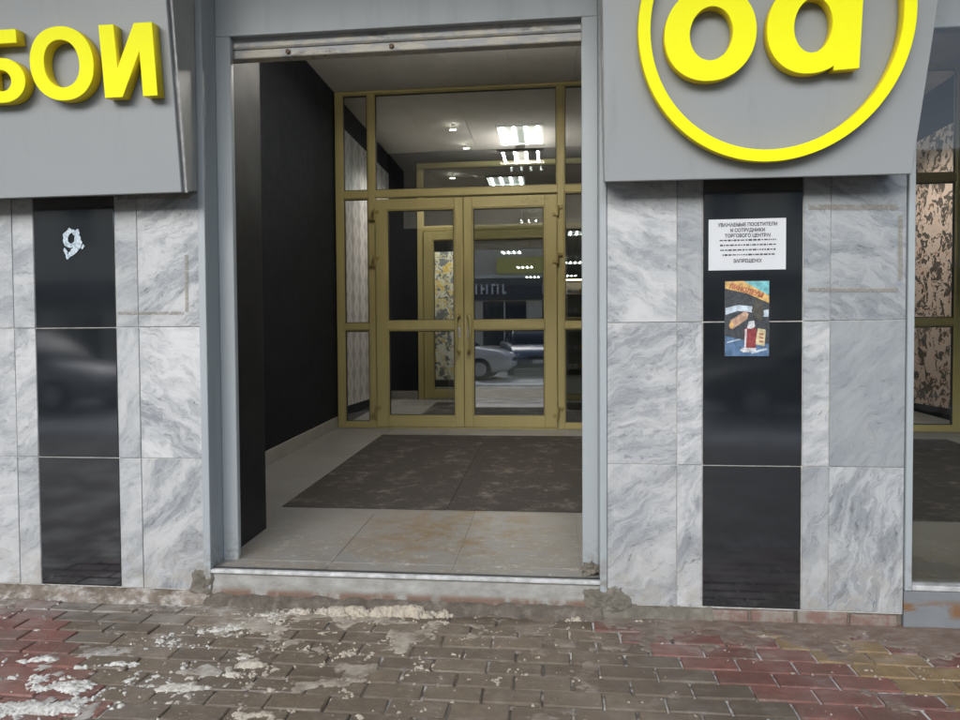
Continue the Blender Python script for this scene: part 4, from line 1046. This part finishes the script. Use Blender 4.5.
def car(x, y, heading, paint, label):
    t = empty('parked_car', (x, y, -.11), label, 'car', 'cars on the street behind the viewer'); t.rotation_euler = (0, 0, R(heading))
    body = [(-2.15, .74, .42, .80), (-2.08, .80, .30, .93), (-1.7, .85, .22, 1.0), (-.9, .87, .20, .98), (.3, .87, .20, .95), (1.1, .86, .20, .92), (1.75, .82, .22, .82), (2.05, .76, .28, .72), (2.15, .68, .36, .62)]
    b = loft('body', [rr_sec(*q) for q in body], paint, t)
    cab = [(-1.75, .70, .93, .99), (-1.25, .66, .93, 1.36), (-.6, .64, .92, 1.46), (.0, .64, .92, 1.45), (.35, .66, .91, 1.36), (1.05, .72, .88, .95)]
    loft('window_band', [rr_sec(a, b_, c, d, min(.12, (d - c) * .45)) for a, b_, c, d in cab], MAT['carglass'], t)
    rf = [(-1.20, .61, 1.345, 1.385), (-.6, .60, 1.42, 1.485), (.0, .60, 1.41, 1.475), (.36, .62, 1.33, 1.375)]
    loft('roof', [rr_sec(a, b_, c, d, .018) for a, b_, c, d in rf], paint, t)
    for s in (-1, 1):
        for xx in (-.42, .42 - .9): 
            pass
        loft('pillar', [rr_sec2(p, .03) for p in ((-.35, s * .665, .93), (-.33, s * .635, 1.42))], paint, t)
        for xx in (-1.32, 1.30):
            w_ = bpy.data.objects.new('wheel', wheel_me['tyre']); w_.location = (xx, s * .80, .31); link(w_, t)
            r_ = bpy.data.objects.new('rim', wheel_me['rim']); r_.location = (0, s * .035, 0); link(r_, w_)
        for nm, xx, zz, mt, sx_ in (('headlight', 2.03, .62, 'lampglass', .16), ('tail_light', -2.06, .80, 'taillamp', .12)):
            o = bpy.data.objects.new(nm, box_mesh(sx_, .30, .13, .03, MAT[mt])); o.location = (xx, s * .56, zz); link(o, t)
    o = bpy.data.objects.new('number_plate', box_mesh(.02, .50, .11, .004, MAT['paper'])); o.location = (2.16, 0, .44); link(o, t)
    o = bpy.data.objects.new('grille', box_mesh(.03, .80, .10, .01, MAT['darkmetal'])); o.location = (2.14, 0, .57); link(o, t)
    return t
def rr_sec2(p, r): return [(p[0] - r, p[1] - r * .6, p[2]), (p[0] + r, p[1] - r * .6, p[2]), (p[0] + r, p[1] + r * .6, p[2]), (p[0] - r, p[1] + r * .6, p[2])]
wheel_me = {}
for nm, ra, dp, mt in (('tyre', .31, .20, 'tyre'), ('rim', .20, .16, 'rim')):
    bm = bmesh.new(); bmesh.ops.create_cone(bm, cap_ends=True, segments=24, radius1=ra, radius2=ra, depth=dp, matrix=Matrix.Rotation(R(90), 4, 'X'))
    bmesh.ops.bevel(bm, geom=[e for e in bm.edges if abs(e.verts[0].co.y - e.verts[1].co.y) < .001], offset=.02, segments=1, affect='EDGES')
    wheel_me[nm] = bpy.data.meshes.new(nm); bm.to_mesh(wheel_me[nm]); bm.free(); wheel_me[nm].materials.append(MAT[mt])
car(-3.25, -9.0, 4, MAT['white_paint'], 'white car on the street mirrored in the glass door')
car(-.75, -11.9, 80, MAT['blue_paint'], 'steel blue car facing the shop, mirrored in the right door leaf')
car(-10.4, -9.6, 2, MAT['silver_paint'], 'silver car on the street mirrored in the left granite')
car(4.6, -9.4, 183, MAT['dark_paint'], 'dark car on the street mirrored in the right granite')

ob = empty('opposite_building', (0, -27.5, 0), 'plastered building across the street, mirrored in the glass', 'building')
box('wall', -40, 40, -38, -27.5, -.2, 8.7, MAT['facade'], ob)
box('cornice', -40.2, 40.2, -27.5, -27.0, 8.3, 8.9, MAT['facade_light'], ob)
box('string_course', -40.1, 40.1, -27.5, -27.25, 4.12, 4.34, MAT['facade_light'], ob)
box('fascia', -40, 40, -27.499, -27.3, 2.95, 4.11, MAT['shopdark'], ob)
for i in range(-11, 12):
    x = i * 3.3 + .6
    wd_ = box('shop_window', x - 1.2, x + 1.2, -27.499, -27.46, .4, 2.85, MAT['winglass'], ob); box('frame', x - .04, x + .04, -27.459, -27.42, .4, 2.85, MAT['facade_light'], wd_)
    for fl_ in range(1):
        z = 6.0 + fl_ * 2.7
        wn = box('window', x - .62, x + .62, -27.499, -27.45, z, z + 1.8, MAT['winglass'], ob)
        box('frame', x - .03, x + .03, -27.449, -27.41, z, z + 1.8, MAT['paper'], wn); box('sill', x - .72, x + .72, -27.499, -27.3, z - .12, z - .01, MAT['facade_light'], wn)
box('yellow_board', -3.1, .2, -27.299, -27.15, 4.35, 5.25, plain('faded_yellow_board', (.46, .40, .10), .6, .2, 2), ob)
# pale sign letters of which only the upright strokes can be made out
for j, (xa, n_) in enumerate(((-5.2, 9), (-.6, 11))):
    for i in range(n_):
        x = xa + i * .30
        box('letter_stroke', x, x + .09, -27.299, -27.24, 3.25, 3.82, MAT['paper'], ob)
        if i % 2 == 0: box('letter_stroke', x + .09, x + .21, -27.299, -27.24, (3.70, 3.48, 3.25)[i % 3], (3.82, 3.60, 3.37)[i % 3], MAT['paper'], ob)
